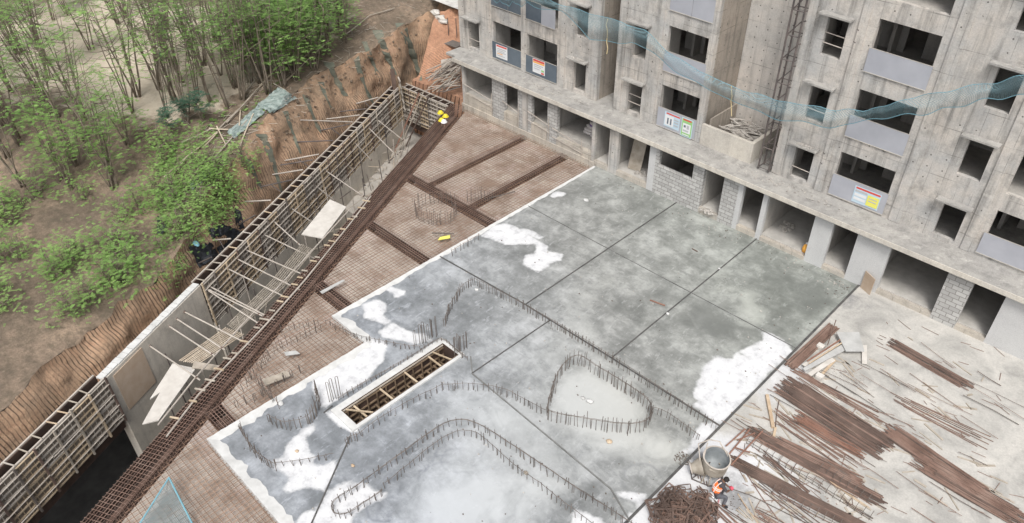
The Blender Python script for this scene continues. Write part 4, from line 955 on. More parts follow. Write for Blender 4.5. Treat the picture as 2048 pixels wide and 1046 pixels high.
#==WALLS==
# ------------------------------------------------------------------ RETAINING WALL FORMWORK
def panel_proto(name, mat, wd, ht):
    m = MB(); e = .035
    m.box(0, wd, -.012, 0, 0, ht)
    for z in np.linspace(0, ht-e, 5): m.box(0.001, wd-.001, -.09, -.013, z+rnd.uniform(-.02,.0), z+e-.008) if True else None
    for x in (0, wd-e): m.box(x, x+e, -.078, -.0715, 0, ht)
    for x in np.linspace(.18, wd-.2, 3): m.box(x, x+.022, -.055, -.0135, .04, ht-.04)
    o = m.build(name, mat); o.data.materials.append(M['form_back'])
    for q in range(6): o.data.polygons[q].material_index = 1
    return o
def formwork(label, A, B, top, tiers, nrm, group=None, mod=.92, thick=.42, gap=True):
    """A->B along the inner face; nrm points towards the viewer side"""
    A = Vector(A); B = Vector(B); L = (B-A).length; dd = (B-A).normalized(); nrm = Vector(nrm); ang = math.atan2(dd.y, dd.x)
    if dd.cross(Vector((0,0,1))).dot(nrm) < 0: A, B = B, A; dd = -dd; ang = math.atan2(dd.y, dd.x)
    t = thing('wall_formwork', label, 'formwork', (A.x, A.y, -3.9), group)
    n = int(round(L/mod)); mod = L/n; ht = 1.16
    protos = [panel_proto('panel', mt, mod-.02, ht) for mt in ('form', 'form2', 'form')]
    used = [False]*3
    for k in range(tiers):
        for i in range(n):
            w_ = rnd.choice((0, 0, 1, 2) if rnd.random() < .8 else (1,)); src = protos[w_]
            o = src if not used[w_] else src.copy()
            if used[w_]: C.objects.link(o)
            used[w_] = True
            p = A+dd*(i*mod+.01)+nrm*rnd.uniform(.0, .02); o.parent = t; o.location = (p.x-A.x, p.y-A.y, top-.04-(k+1)*(ht+.02)+3.9); o.rotation_euler = (0, 0, ang)
    for i, u in enumerate(used):
        if not u: bpy.data.objects.remove(protos[i])
    for i in range(n+1):
        m = MB(); p = A+dd*(i*mod)+nrm*.12; j = rnd.uniform(-.1, .12)
        m.beam((p.x,p.y,top+.05+j),(p.x+dd.x*rnd.uniform(-.05,.05),p.y+dd.y*rnd.uniform(-.05,.05),top-tiers*1.18-.15), .07, .07, up=tuple(dd)); m.build('soldier', rnd.choice(('rust_dark','bar_grey','form','tim_grey')), t)
    for z in (top-.3, top-.9, top-1.5, top-2.1)[:tiers*2]:
        for o_ in (.17, ):
            m = MB(); k = 0
            while k < L:
                l = min(rnd.uniform(2.4, 4), L-k); p = A+dd*k+nrm*o_; q = A+dd*(k+l)+nrm*o_
                m.tube([(p.x,p.y,z+rnd.uniform(-.05,.05)),(q.x,q.y,z+rnd.uniform(-.05,.05))], .024, 5); k += l
            m.build('waler', 'pipe', t)
    # outer shutter, dark block painting the gap's shade, ties across the top
    m = MB(); a = A-nrm*thick; b = B-nrm*thick
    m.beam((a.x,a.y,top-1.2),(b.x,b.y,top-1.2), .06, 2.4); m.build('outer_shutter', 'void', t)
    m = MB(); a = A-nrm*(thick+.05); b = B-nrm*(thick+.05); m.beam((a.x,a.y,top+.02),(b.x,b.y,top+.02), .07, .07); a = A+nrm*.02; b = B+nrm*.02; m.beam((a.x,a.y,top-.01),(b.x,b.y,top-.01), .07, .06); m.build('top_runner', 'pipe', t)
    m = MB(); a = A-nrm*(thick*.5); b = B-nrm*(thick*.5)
    m.beam((a.x,a.y,top-1.75),(b.x,b.y,top-1.75), thick-.08, 2.4); m.build('cavity_shade', 'void', t)
    k = .3
    while k < L-.2:
        a = A+dd*k-nrm*(thick+.04); b = A+dd*(k+rnd.uniform(-.06,.06))+nrm*.05
        MB().beam((a.x,a.y,top+.035),(b.x,b.y,top+.03), .045, .04).build('tie_bar', rnd.choice(('tim_grey','pipe','tim')), t); k += rnd.uniform(.5, .75)
    return t
WA, WB = Vector((-5.45,-1.25,0)), Vector((4.95,-21.1,0))
formwork('long timber formwork wall running diagonally along the soil face', WA, WB, .02, 2, -ND)
formwork('short formwork wall closing the corner beside the building', Vector((-5.5,-.95,0)), Vector((-.75,-.75,0)), .02, 2, Vector((0,-1,0)))
# lower lift already cast and the finished length of wall
t = thing('retaining_wall', 'grey cast retaining wall with white top edge at the near left', 'wall', (WB.x, WB.y, -3.9))
E_ = WB + TD*6.2
m = MB(); a = WB+TD*.05-ND*-.18; b = E_-ND*-.18; m.beam((a.x,a.y,-3.93),(b.x,b.y,-3.93), .42, 7.9); m.build('cast_stem', 'cast_wall', t)
m = MB(); k = 0; Lw = 6.1
while k < Lw:
    a = WB+TD*(k+.05)+ND*.18; b = WB+TD*(k+.33)+ND*.18; m.beam((a.x,a.y,.06),(b.x,b.y,.06), .34+rnd.uniform(-.02,.03), .07+rnd.uniform(0,.02)); k += .3
m.build('white_capping', 'kerb', t)
a = WB+TD*4.2+ND*(-.06); b = a+TD*1.7
quadboard('plywood_sheet', 'tan plywood sheet standing against the cast wall', 'board', [(a.x,a.y,-2.2),(b.x,b.y,-2.2),(b.x,b.y,-.15),(a.x,a.y,-.12)], .03, M['ply_pink'])
m = MB(); a = WA+ND*.2-TD*.3; b = WB+ND*.2; m.beam((a.x,a.y,-5.2),(b.x,b.y,-5.2), .7, 5.6); m.build('lower_stem', 'cast_wall', t)
formwork('further stretch of timber formwork beyond the cast wall at the far left', WB+TD*6.3, WB+TD*15.5, .1, 2, -ND)
# leaning corner shutters
def plank(name, label, cat, a, b, wd, th, mat, group=None, up=(0,0,1)):
    m = MB(); m.beam(a, b, wd, th, up); return tag(base_of(m.build(name, mat)), label, cat, group)
g_ = 'loose shutter boards at the wall corner'
c0 = SN(.2, .35)
plank('shutter_board', 'tall curved brown plank standing up at the far wall corner', 'board', (c0.x,c0.y,-1.0), (c0.x-.1,c0.y+.05,1.0), .3, .05, 'rust_dark', g_, up=(.6,-.8,0))
pp = panel_proto('formwork_sheet', 'form2', .75, 2.2); pp.location = (-5.15,-1.1,-1.3); pp.rotation_euler = (R(4), 0, R(-28)); tag(pp, 'ribbed panel standing upright in the far wall corner', 'formwork panel', g_)
for i, (p, q, lb) in enumerate((((838,186),(788,304),'longest of the rusty planks leaning in the wall corner'),((846,186),(798,300),'pale plank leaning beside the rusty one in the corner'),((858,192),(812,292),'right hand plank leaning in the wall corner'))):
    a = W(p[0],p[1],-1.1); b = G(q[0],q[1],-3.85); plank('plank', lb, 'plank', tuple(a), tuple(b), .16, .05, ('rust_red','tim_grey','rust_dark')[i], 'planks leaning in the wall corner')

# struts, pipes and walkways over the basement
raking = [((430,575),(548,640)),((520,527),(600,580)),((590,480),(652,528)),((350,655),(430,712)),((335,700),(400,760)),((440,640),(500,690)),((616,364),(672,403)),((646,339),(732,396)),((674,310),(708,342)),((704,281),(745,322)),((731,252),(794,312)),((762,238),(810,283)),((575,412),(640,455)),((540,440),(600,490)),((552,512),(611,551)),((503,547),(574,596)),((408,577),(525,652)),((470,590),(525,632)),((365,640),(450,700))]
for i, (a, b) in enumerate(sorted(raking, key=lambda r: -r[0][0])):
    p = G(a[0], a[1], -.5); 
    # clamp start onto the wall plane
    s_ = (p-P0).dot(TD); p = SN(s_, .15-.35, -.45); q = G(b[0], b[1], -2.2 if b[0] > 620 else -.2)
    t = thing('raking_prop', '%s sloping prop pipe from the corner along the formwork wall' % ORD[i], 'prop', tuple(p), 'raking props of the formwork wall')
    MB().tube([tuple(p), tuple(q)], .035, 6).build('pipe', 'pipe', t)
    MB().blob(tuple(p.lerp(q,.06)), .06,.06,.06,1,.1).build('coupler', 'rust_dark', t); MB().blob(tuple(p.lerp(q,.94)), .06,.06,.06,1,.1).build('coupler', 'rust_dark', t)
for i, (pts, z, r, mt, lb) in enumerate((
    ([(333,873),(398,788),(531,650),(610,560),(706,440),(742,392)], .12, .035, 'pipe', 'long pale pipe running just beside the big edge cage'),
    ([(316,850),(391,755),(484,650),(600,528),(700,418)], -.3, .035, 'pipe', 'second pale pipe parallel to the edge cage over the void'),
    ([(330,905),(470,725),(560,640),(665,515)], -1.0, .03, 'pipe_dark', 'dark lower ledger pipe deep in the void'),
    ([(330,890),(375,830),(420,770)], -1.2, .03, 'pipe', 'short pale pipe low in the near end of the void'))):
    m = MB(); m.tube([tuple(G(p[0],p[1],z)) for p in pts], r, 6); tag(base_of(m.build('scaffold_pipe', mt)), lb, 'pipe', 'ledger pipes over the basement void')
# vertical props
vp = [(725,345),(748,310),(765,360),(705,395),(730,400),(690,420),(775,300),(790,330),(810,290),(662,430),(640,460),(615,500),(590,520),(560,560),(545,540),(520,620),(500,600),(475,660),(450,690),(430,720),(470,735),(410,760),(385,800),(365,790),(345,830),(400,830),(640,505),(355,760),(580,575),(605,450)]
for i, (x, y) in enumerate(sorted(vp, key=lambda q: q[1])):
    b = G(x, y, -2.9); m = MB(); h = rnd.uniform(2.2, 3.0); ln = rnd.uniform(-.1,.1)
    zf = -3.9 if b.y > -9.6 else -8.0
    m.tube([(b.x,b.y,zf+.01),(b.x+ln,b.y+ln*.5,-3.89+h)], .03, 6); m.box(b.x-.08,b.x+.08,b.y-.08,b.y+.08,zf,zf+.015)
    tag(base_of(m.build('vertical_prop', 'pipe_dark' if i % 3 else 'pipe')), '%s upright steel prop in the basement void counting from the far corner' % ORD[i], 'prop', 'upright props in the basement void')
# walkways
def deckboard(label, pts, z, mat, th=.05, grp='boards and walkways over the void', name='walkway_board'):
    return quadboard(name, label, 'board', [tuple(G(p[0],p[1],z)) for p in pts], th, M[mat], grp)
deckboard('large white board lying flat halfway along the void', [(603,470),(645,478),(693,415),(660,400)], -1.0, 'board')
deckboard('long white board at the near left end of the void', [(300,800),(330,780),(388,735),(345,728),(290,780)][:2]+[(388,738),(346,728)], -1.0, 'board')
deckboard('long pale board near the left image edge beside the void', [(285,850),(318,842),(392,738),(352,730)], -.95, 'board')
deckboard('weathered plank bridging the void beside the slatted walkway', [(388,722),(440,731),(440,741),(384,735)], -.8, 'tim_grey')
def slats(label, a0, a1, b0, b1, z, n, mat='bamboo'):
    A0, A1, B0, B1 = [G(p[0], p[1], z) for p in (a0, a1, b0, b1)]
    t = thing('slatted_walkway', label, 'walkway', tuple(A0), 'slatted walkways')
    for k in range(n):
        u = k/(n-1); m = MB(); m.tube([tuple(A0.lerp(A1, u)+Vector((0,0,rnd.uniform(-.02,.02)))), tuple(B0.lerp(B1, u))], .024, 5); m.build('slat', mat, t)
    for v in (.08, .35, .65, .92): m = MB(); m.tube([tuple(A0.lerp(B0,v)-Vector((0,0,.06))), tuple(A1.lerp(B1,v)-Vector((0,0,.06)))], .025, 5); m.build('bearer', 'tim_grey', t)
slats('pale slatted walkway near the cast wall', (358,722), (395,728), (452,655), (488,668), -1.0, 10)
slats('middle slatted walkway below the timber formwork', (455,650), (474,663), (545,560), (566,575), -1.0, 8, 'tim_grey')
slats('far slatted walkway leading to the white board', (545,560), (566,576), (604,488), (628,499), -1.0, 8, 'tim_grey')
m = MB()
for i in range(90):
    a = G(rnd.uniform(690,790), rnd.uniform(290,395), -3.75); d_ = Vector((rnd.uniform(-1,1), rnd.uniform(-1,1), 0)).normalized()*rnd.uniform(.15,.6)
    m.beam(tuple(a), tuple(a+d_), .05, .03)
tag(m.build('site_litter', 'tim_grey'), 'scattered offcuts on the far basement floor', 'litter', kind='stuff')
p = G(802,250,-3.2); t = thing('sack', 'round white sack on the basement floor near the wall corner', 'sack', tuple(p)); MB().blob(tuple(p+Vector((0,0,.15))), .22,.2,.2,3,.15,12,8).build('body','white',t,smooth=True); MB().blob(tuple(p+Vector((.05,0,.36))), .06,.06,.08,3,.15).build('knot','rope',t)
for i in range(44):       # loose poles thrown into the trench
    s_ = rnd.uniform(1, 24); o_ = rnd.uniform(-.6, -.6-min(3.2, .6+s_*.16)); zz = rnd.uniform(-3.6, -3.0) if s_ < 9 else rnd.uniform(-5.0, -2.2)
    a = SN(s_, o_, zz); az = rnd.gauss(0, .5); l = rnd.uniform(1.0, 3.0); b = a+(TD*math.cos(az)-ND*math.sin(az))*l+Vector((0,0,rnd.uniform(-.3,.5)))
    m = MB(); m.tube([tuple(a), tuple(b)], rnd.uniform(.018,.032), 5); tag(base_of(m.build('loose_pole', rnd.choice(('pipe','tim_grey','bar_grey','bamboo')))), 'loose pole thrown among the props in the long trench', 'pole', 'loose poles in the trench')
# timber spacer blocks on the long cage
for i in range(26):
    s_ = 12.5+i*.62+rnd.uniform(-.22,.22); p = CA+CDIR*s_-CNRM*(HW*.55+rnd.uniform(-.08,.08)); hl = rnd.uniform(.13,.24); a = p-CNRM*hl+CDIR*.04; b = p+CNRM*hl
    plank('timber_block', '%s tan timber block laid across the edge cage counting from the far end' % ORD[i], 'timber block', (a.x,a.y,.16), (b.x,b.y,.15), .06, .05, rnd.choice(('form','tim_grey','form')), 'timber blocks on the edge cage')
# props driven between wall and soil face
hp = [((593,284),(655,278)),((569,321),(650,309)),((544,349),(598,337)),((518,374),(600,361)),((489,403),(552,401)),((640,261),(705,247)),((652,238),(715,228)),((680,223),(745,218)),((712,207),(755,193)),((600,240),(660,236)),((560,330),(622,318)),((475,450),(525,432)),((425,480),(470,478)),((395,527),(440,517))]
for i, (a, b) in enumerate(sorted(hp, key=lambda r: -r[0][0])):
    h = hit(*a); s_ = (G(b[0], b[1], .1)-P0).dot(TD); q = SN(s_, .35, .05)
    h = h - ND*.02
    t = thing('soil_strut', '%s strut between soil face and formwork counting from the corner' % ORD[i], 'strut', tuple(q), 'struts between soil face and formwork')
    MB().tube([tuple(h), tuple(q)], .04, 6).build('pipe', 'pipe_dark' if i % 2 else 'pipe', t)
    if i % 3 == 0: mid = h.lerp(q, .35); MB().tube([tuple(mid), tuple(q+Vector((0,0,-1.1))+TD*.4)], .03, 6).build('brace', 'pipe_dark', t)
# helmets on the corner wall
for i, (x, y, mt, lb) in enumerate(((881,226,'helmet','yellow helmet furthest left on the corner rail'),(891,233,'helmet','yellow helmet furthest right on the corner rail'),(883,241,'helmet','dull yellow helmet lowest on the corner rail'),(888,244,'white','white helmet beside the yellow ones'))):
    p = G(x, y, .1); t = thing('safety_helmet', lb, 'helmet', tuple(p), 'helmets left at the wall corner')
    MB().lathe([(.17,0),(.165,.06),(.13,.13),(.07,.17),(0,.18)], p, 14).build('shell', mt, t, smooth=True); MB().lathe([(.165,.0),(.21,-.01),(.21,.005),(.165,.02)], p, 14).build('brim', mt, t)
    MB().beam(tuple(p-Vector((0,0,.35))), tuple(p-Vector((0,0,.02))), .05,.05).build('peg','tim',t)

#==STARTERS==
# ------------------------------------------------------------------ STARTER BARS standing in the slab
def resample(pts, sp):
    out = [pts[0].copy()]; acc = 0
    for a, b in zip(pts, pts[1:]):
        L = (b-a).length; k = sp-acc
        while k < L: out.append(a.lerp(b, k/L)); k += sp
        acc = (L-(k-sp)) if L > 0 else acc
    return out
bar_cache = {}
def bar_mesh(h, hair, r=.0105):
    k = (round(h, 2), hair, r)
    if k not in bar_cache:
        m = MB()
        if hair: m.tube([(-.05,0,0),(-.05,0,h-.05),(-.03,0,h-.01),(.03,0,h-.01),(.05,0,h-.05),(.05,0,0)], r, 4, False)
        else: m.tube([(0,0,0),(.004,.004,h)], r, 4, True)
        me = bpy.data.meshes.new('vertical_bar'); me.from_pydata(m.v, [], m.f); me.materials.append(M['bar_grey']); bar_cache[k] = me
    return bar_cache[k]
def starters(label, pxs, zb=0.0, h=.4, sp=.24, smooth=True, hair=False, rails=(1,), attop=True, rail=True, r=.012, mat='bar_grey', double=.45):
    """pxs: pixel polyline of the horizontal bar (attop) or of the feet"""
    z = zb+h*.92 if attop else zb
    P = [G(p[0], p[1], z) for p in pxs]
    if smooth and len(P) > 2:
        Q = []
        for i in range(len(P)-1):
            a, b, c, d_ = P[max(i-1,0)], P[i], P[i+1], P[min(i+2,len(P)-1)]
            for k in range(6):
                t = k/6; Q.append(.5*((2*b)+(c-a)*t+(2*a-5*b+4*c-d_)*t*t+(3*b-a-3*c+d_)*t**3))
        Q.append(P[-1]); P = Q
    th = thing('starter_bars', label, 'rebar', (P[0].x, P[0].y, zb), 'starter bars for planters and walls')
    if rail:
        for rr in rails:
            MB().tube([(p.x+rnd.uniform(-.012,.012), p.y+rnd.uniform(-.012,.012), zb+h*.92*rr+rnd.uniform(-.01,.01)) for p in P], .0115, 4, False).build('horizontal_bar', mat, th)
    pts = resample(P, sp); n = 0
    items = []
    for i, p in enumerate(pts):
        p = p+Vector((rnd.uniform(-.04,.04), rnd.uniform(-.04,.04), 0)); items.append(p)
        if rnd.random() < double: items.append(p+Vector((rnd.uniform(-.07,.07), rnd.uniform(-.07,.07), 0)))
    for p in items[:100]:
        me = bar_mesh(round(h*rnd.choice((.85, .97, 1.0, 1.05, 1.12) if hair else (.82, .95, 1.05, 1.2, 1.3)), 2), hair, r)
        o = bpy.data.objects.new('vertical_bar', me); C.objects.link(o); o.parent = th
        o.location = (p.x-P[0].x, p.y-P[0].y, 0); o.rotation_euler = (rnd.gauss(0,.025 if hair else .05), rnd.gauss(0,.025 if hair else .05), rnd.uniform(0,3.1))
    if len(items) > 100:
        m = MB()
        for p in items[100:]: m.tube([(p.x,p.y,zb),(p.x+.01,p.y+.01,zb+h)], r, 4, False)
        m.build('vertical_bar', 'bar_grey', th)['kind'] = 'stuff'
    return th
starters('starter bars along the long diagonal joint, feet on the near side', [(950,557),(1000,582),(1050,609),(1140,660),(1226,713)], h=.42, sp=.17)
starters('starter bars continuing along the joint towards the white dry patch', [(1226,713),(1330,780),(1440,852)], h=.42, sp=.19)
starters('curved starter bars linking the joint corner to the pit hairpins', [(888,640),(898,612),(912,588),(928,567),(950,557)], h=.42, sp=.13)
starters('closed triangular ring of starter bars around the milky puddle', [(1094,818),(1101,785),(1112,752),(1128,726),(1148,711),(1166,712),(1190,728),(1230,752),(1268,776),(1296,798),(1304,820),(1294,838),(1270,845),(1235,845),(1190,838),(1140,830),(1110,824),(1094,818)], h=.62, sp=.165, rails=(1,.93))
starters('starter bars curving from the pit kerb to the triangular ring', [(884,769),(925,766),(968,769),(1010,778),(1050,798),(1092,820)], h=.40, sp=.2)
starters('starter bars along the near kerb of the timber pit', [(712,870),(760,835),(820,800),(884,769)], h=.34, sp=.26)
starters('starter bars running from the ring to the yard corner', [(1300,812),(1330,822),(1365,845),(1400,872)], h=.38, sp=.16)
starters('outer one of the two long curving rows in the foreground', [(702,978),(760,936),(820,892),(880,850),(915,838),(945,842),(980,860),(1030,892),(1090,932),(1150,972),(1210,1010),(1275,1052)], h=.40, sp=.24, rails=(1,.9))
starters('inner one of the two long curving rows in the foreground', [(770,965),(820,925),(870,885),(905,865),(930,860),(955,866),(985,890),(1030,930),(1080,965),(1130,1005),(1190,1050)], h=.36, sp=.22)
starters('hooked end row enclosing the dry patch at the bottom', [(700,978),(680,990),(666,1002),(663,1016),(672,1025),(695,1024),(730,1002),(765,978)], h=.36, sp=.22, rails=(1,.85))
starters('small curved row at the left slab edge', [(534,828),(565,842),(600,838),(618,828)], h=.5, sp=.2)
starters('tall cluster of bars beside the small curved row', [(618,828),(628,812),(634,790),(628,762)], h=.62, sp=.10, double=.7)
starters('sweeping row left of the white blob', [(478,846),(490,872),(510,900),(532,918),(548,926)], h=.5, sp=.15, double=.6)
starters('row crossing the white blob in the lower left', [(548,926),(590,921),(630,914),(668,906)], h=.3, sp=.3)
starters('short row beside the lower left joint', [(690,882),(700,872),(712,868)], h=.4, sp=.15)
starters('low row along the stepped mortar edge', [(652,640),(680,655),(710,668),(760,680),(815,690),(845,692)], h=.24, sp=.2)
starters('hairpin bars along the left mortar edge', [(470,800),(520,780),(565,752),(610,726)], zb=0, h=.42, sp=.34, hair=True, rail=False, attop=True)
starters('low row along the far kerb of the timber pit', [(675,795),(720,768),(780,735),(830,706),(870,680),(888,678),(915,700),(934,714)], h=.26, sp=.22, rails=(1,.8))
starters('tall hairpins behind the far corner of the pit', [(828,660),(846,652),(862,643),(880,636)], h=1.0, sp=.21, hair=True, rail=False, r=.013)
starters('tall hairpins at the right corner of the pit', [(910,678),(918,672),(926,668),(932,664)], h=1.0, sp=.14, hair=True, rail=False, r=.013)
starters('four tall hairpins at the left corner of the pit', [(655,770),(664,764),(674,758)], h=1.0, sp=.2, hair=True, rail=False, r=.013)
# on the deck
starters('round starter cage standing on the far mesh mat', [(828,402),(848,388),(880,384),(905,392),(910,410),(895,425),(865,428),(838,420),(828,402)], zb=-.1, h=.75, sp=.22, rails=(1,.55), mat='rust')
starters('square group of starters next to the second beam cage', [(935,385),(960,380),(988,384)], zb=-.1, h=.7, sp=.2, mat='rust')
starters('wavy row of starters on the near mesh mat', [(640,648),(600,662),(560,680),(530,708),(500,740),(480,770)], zb=-.1, h=.5, sp=.22, mat='rust')
starters('bent row of starters beside the grey plank on the mat', [(500,740),(520,760),(545,790),(555,805)], zb=-.1, h=.6, sp=.22, mat='rust')
starters('starters at the mortar step of the slab', [(560,655),(600,645),(640,640)], zb=-.1, h=.35, sp=.2, mat='rust')
starters('short starters along the slab edge next to the yellow board', [(905,500),(935,482),(960,468)], zb=-.1, h=.45, sp=.25, mat='rust')

# ------------------------------------------------------------------ TIMBER PIT
t = thing('timber_pit_form', 'sunken timber framed slot in the slab with dark openings', 'formwork', (16.5, -18.4, -.9))
x0, x1, y0, y1 = PIT
m = MB(); m.box(x0-.02,x0+.0,y0,y1,-1.2,.08); m.box(x1,x1+.02,y0,y1,-1.2,.08); m.box(x0-.02,x1+.02,y0-.02,y0,-1.2,.08); m.box(x0-.02,x1+.02,y1,y1+.02,-1.2,.08); m.build('lining', 'void', t)  # lining coloured near-black to paint the shade inside the slot
for z, o in ((.02,.05),(-.12,.06),(-.5,.07),(-.8,.08)):
    MB().box(x0+.001,x0+o,y0+.02,y1-.02,z-.03,z+.02).build('rail','form_dark' if z < 0 else 'tim_grey',t)
    MB().box(x1-o,x1-.001,y0+.02,y1-.02,z-.03,z+.02).build('rail','form_dark',t)
for k in range(11):
    y = y0+.15+k*.46; MB().box(x0+.07,x0+.12,y,y+.04,-1.1,-.02).build('stud','form_dark',t)
for k in range(13):
    y = y0+.25+k*.38+rnd.uniform(-.05,.05); MB().box(x0+.03,x1-.3,y,y+.07,-.78,-.72).build('cross_piece', 'form_dark', t)
for k in (0,1,2,3):
    y = y0+.5+k*1.25; MB().beam((x0+.05,y,-.05),(x1-.08,y+.1,-.2),.07,.05).build('brace','form',t)
MB().beam((x0+.05,y1-.6,.03),(x1-.03,y1-.35,.03),.05,.05).build('brace','form',t); MB().beam((x1-.05,y1-.3,.03),(x1-.1,y1-.9,-.4),.05,.05).build('brace','form',t)
MB().beam((x0+.05,y0+.15,.03),(x1-.05,y0+.8,.02),.05,.05).build('brace','form',t)
M['pit_red'] = simple('reddish_ply', (0.22,.11,.09), (0.32,.19,.16), 2, .8)
MB().box(x1-.40,x1-.09,y0+.1,y1-.1,-.75,-.7).build('shelf_board','pit_red',t)
MB().box(x0,x1,y0,y1,-1.25,-1.2).build('soffit','void',t)
kb = MB()
for a in ((x0-.33,x0-.02,y0-.3,y1+.22),(x1+.02,x1+.17,y0-.3,y1+.22),(x0-.02,x1+.02,y0-.3,y0-.02),(x0-.02,x1+.02,y1+.02,y1+.22)): kb.box(a[0],a[1],a[2],a[3],.001,.075)
kb.build('mortar_kerb','kerb',t)

# small things lying on slab and deck
def stone(px, py, label, mat='kerb', s=.12, z=0):
    p = G(px, py, z); m = MB(); m.blob((p.x,p.y,z+s*.35), s, s*.8, s*.45, px, .25, 9, 6); tag(base_of(m.build('mortar_lump', mat, smooth=True)), label, 'mortar lump', 'mortar lumps and caps on the slab')
stone(1172,402,'pale lump near the far joint', s=.16); stone(1180,804,'white cap lying inside the triangular ring', s=.14); stone(1166,797,'smaller cap beside the white one in the ring', 'board_grey', s=.09)
stone(1218,884,'yellowish lump below the triangular ring', 'tim', s=.13); stone(1052,947,'pinkish lump between the two long curved rows', 'tim_grey', s=.1); stone(706,932,'tan lump near the left joint', 'tim', s=.08)
stone(953,580,'pale lump by the corner of the diagonal joint', s=.1); stone(562,808,'round cap inside the small curved row', s=.13); stone(1438,538,'tiny white lump on the right joint', s=.07); stone(1335,628,'thin white lump where two joints meet', s=.08); stone(594,903,'tan lump in the white blob', 'tim', s=.08); stone(1250,348,'lump along the plinth below the open rooms', 'tim', s=.08)
m = MB(); m2 = MB()
for i in range(420):
    x, y = rnd.uniform(11.5, 26.6), rnd.uniform(-24.5, -.2)
    if y < -18 and x < 14 or (15.8 < x < 17.4 and -21.3 < y < -15.5): continue
    if rnd.random() < .5: y = -.2-abs(rnd.gauss(0, .5)) if rnd.random() < .5 else y; x = x if rnd.random() < .5 else 26.6-abs(rnd.gauss(0,.5))
    q = rnd.uniform(.012, .045); (m if rnd.random() < .6 else m2).blob((x, y, q*.4), q, q*.8, q*.6, i, .3, 5, 4)
tag(m.build('crumbs', 'debris'), 'pale crumbs of mortar sprinkled over the slab', 'crumbs', kind='stuff'); tag(m2.build('crumbs', 'bar_grey'), 'dark bits and wire ends sprinkled over the slab', 'crumbs', kind='stuff')
plank('plank', 'small dark stick lying on the far slab', 'plank', tuple(G(1300,600,.03)), tuple(G(1330,611,.03)), .06,.04,'rust_red'); plank('plank','short brown stick lying near the middle joint','plank',tuple(G(1395,503,.03)),tuple(G(1384,497,.03)),.05,.03,'rust_dark')
deckboard('yellow board lying on the mesh near the slab edge', [(876,480),(880,474),(900,470),(900,476)], 0.0, 'yellow', .02, None, 'yellow_board')
deckboard('long thin grey plank across the lower beam cage', [(640,584),(645,588),(690,562),(685,560)], .05, 'board_grey', .03, 'planks on the mesh mats', 'plank')
deckboard('wide weathered plank on the near mesh mat', [(525,760),(530,772),(582,752),(574,742)], .03, 'tim_grey', .03, 'planks on the mesh mats', 'plank')
deckboard('small grey board piece on the near mesh mat', [(568,705),(572,712),(600,708),(592,702)], .03, 'board_grey', .03, 'planks on the mesh mats', 'plank')
plank('plank', 'dark bar lying on the mat beside the right short cage', 'plank', tuple(G(980,396,0)), tuple(G(1030,383,0)), .05,.04,'bar_grey')
plank('plank', 'dark bar lying below the round starter cage', 'plank', tuple(G(864,466,0)), tuple(G(908,467,0)), .05,.04,'bar_grey')

#==YARD==
# ------------------------------------------------------------------ YARD: rebar stacks
def bundle(label, p, q, n, width, r=.016, mat='rust', jit=.25, layers=1, z=.0, grp='rebar bundles in the yard', fan=0.0, name='rebar_bundle'):
    A_ = G(p[0], p[1], z+.03); B_ = G(q[0], q[1], z+.03); dd = (B_-A_).normalized(); nn = Vector((-dd.y, dd.x, 0))
    t = thing(name, label, 'rebar', (A_.x, A_.y, z), grp)
    k = 0
    for l in range(layers):
        for i in range(n):
            if k >= 100: break
            o = (i/(max(1, n-1))-.5)*width + rnd.uniform(-.01,.01); zz = z+.02+l*r*2.0+rnd.uniform(0,.01)
            a = A_+nn*o+dd*rnd.uniform(-jit, jit); b = B_+nn*(o*(1+fan)+rnd.uniform(-.03,.03))+dd*rnd.uniform(-jit, jit)
            m = MB(); m.tube([(a.x,a.y,zz+.02),((a.x+b.x)/2+nn.x*rnd.uniform(-.03,.03),(a.y+b.y)/2+nn.y*rnd.uniform(-.03,.03),zz),(b.x,b.y,zz+.01)], r, 5); m.build('bar', mat if rnd.random() < .75 else ('rust_dark' if mat != 'rust_dark' else 'rust'), t); k += 1
    return t
def bars(label, p, q, n=1, width=.05, r=.016, mat='rust', z=0): return bundle(label, p, q, n, width, r, mat, .1, 1, z, 'loose bars lying in the yard', name='loose_bar')
bundle('short thick bundle beside the big slab joint and grey boards', (1580,733), (1665,655), 15, .42, .022, 'rust', .12, 3)
bundle('widest dark bundle crossing to the right image edge', (1575,775), (1760,893), 33, 1.15, .02, 'rust_dark', .4, 2)
bundle('upper thin bundle starting near the grey boards', (1595,745), (1760,840), 6, .2, .018, 'rust', .5, 1)
bundle('bright red tapered bundle below the widest one', (1600,838), (1715,904), 18, .62, .018, 'rust_red', .35, 2, fan=-.4)
bundle('bundle starting at the tied trestle and running right', (1520,874), (1740,992), 16, .48, .024, 'rust_dark', .6, 2)
bundle('second bundle just above the trestle bundle', (1568,888), (1710,958), 11, .36, .022, 'rust', .35, 2)
bundle('long dark bundle nearest the concrete skip', (1468,925), (1735,1062), 16, .42, .024, 'rust_dark', .35, 2)
bundle('thin bundle between the two rows of chair bars', (1530,910), (1620,988), 5, .2, .02, 'rust_dark', .2, 1)
bundle('fanned thin bars above the bright red bundle', (1562,832), (1700,925), 9, .3, .014, 'rust', .4, 1, fan=.6)
bundle('bundle in the bottom right corner', (1520,1030), (1600,1075), 6, .3, .018, 'rust', .2, 1)
bundle('pair of long bars below the skip bundle', (1510,960), (1640,1060), 4, .35, .018, 'bar_grey', .3, 1)
bundle('stack beyond the right end of the widest bundle', (1775,860), (1960,985), 16, .7, .02, 'rust', .3, 2)
bundle('stack along the joint far right of the grey boards', (1790,690), (1930,770), 12, .5, .02, 'rust_dark', .3, 2)
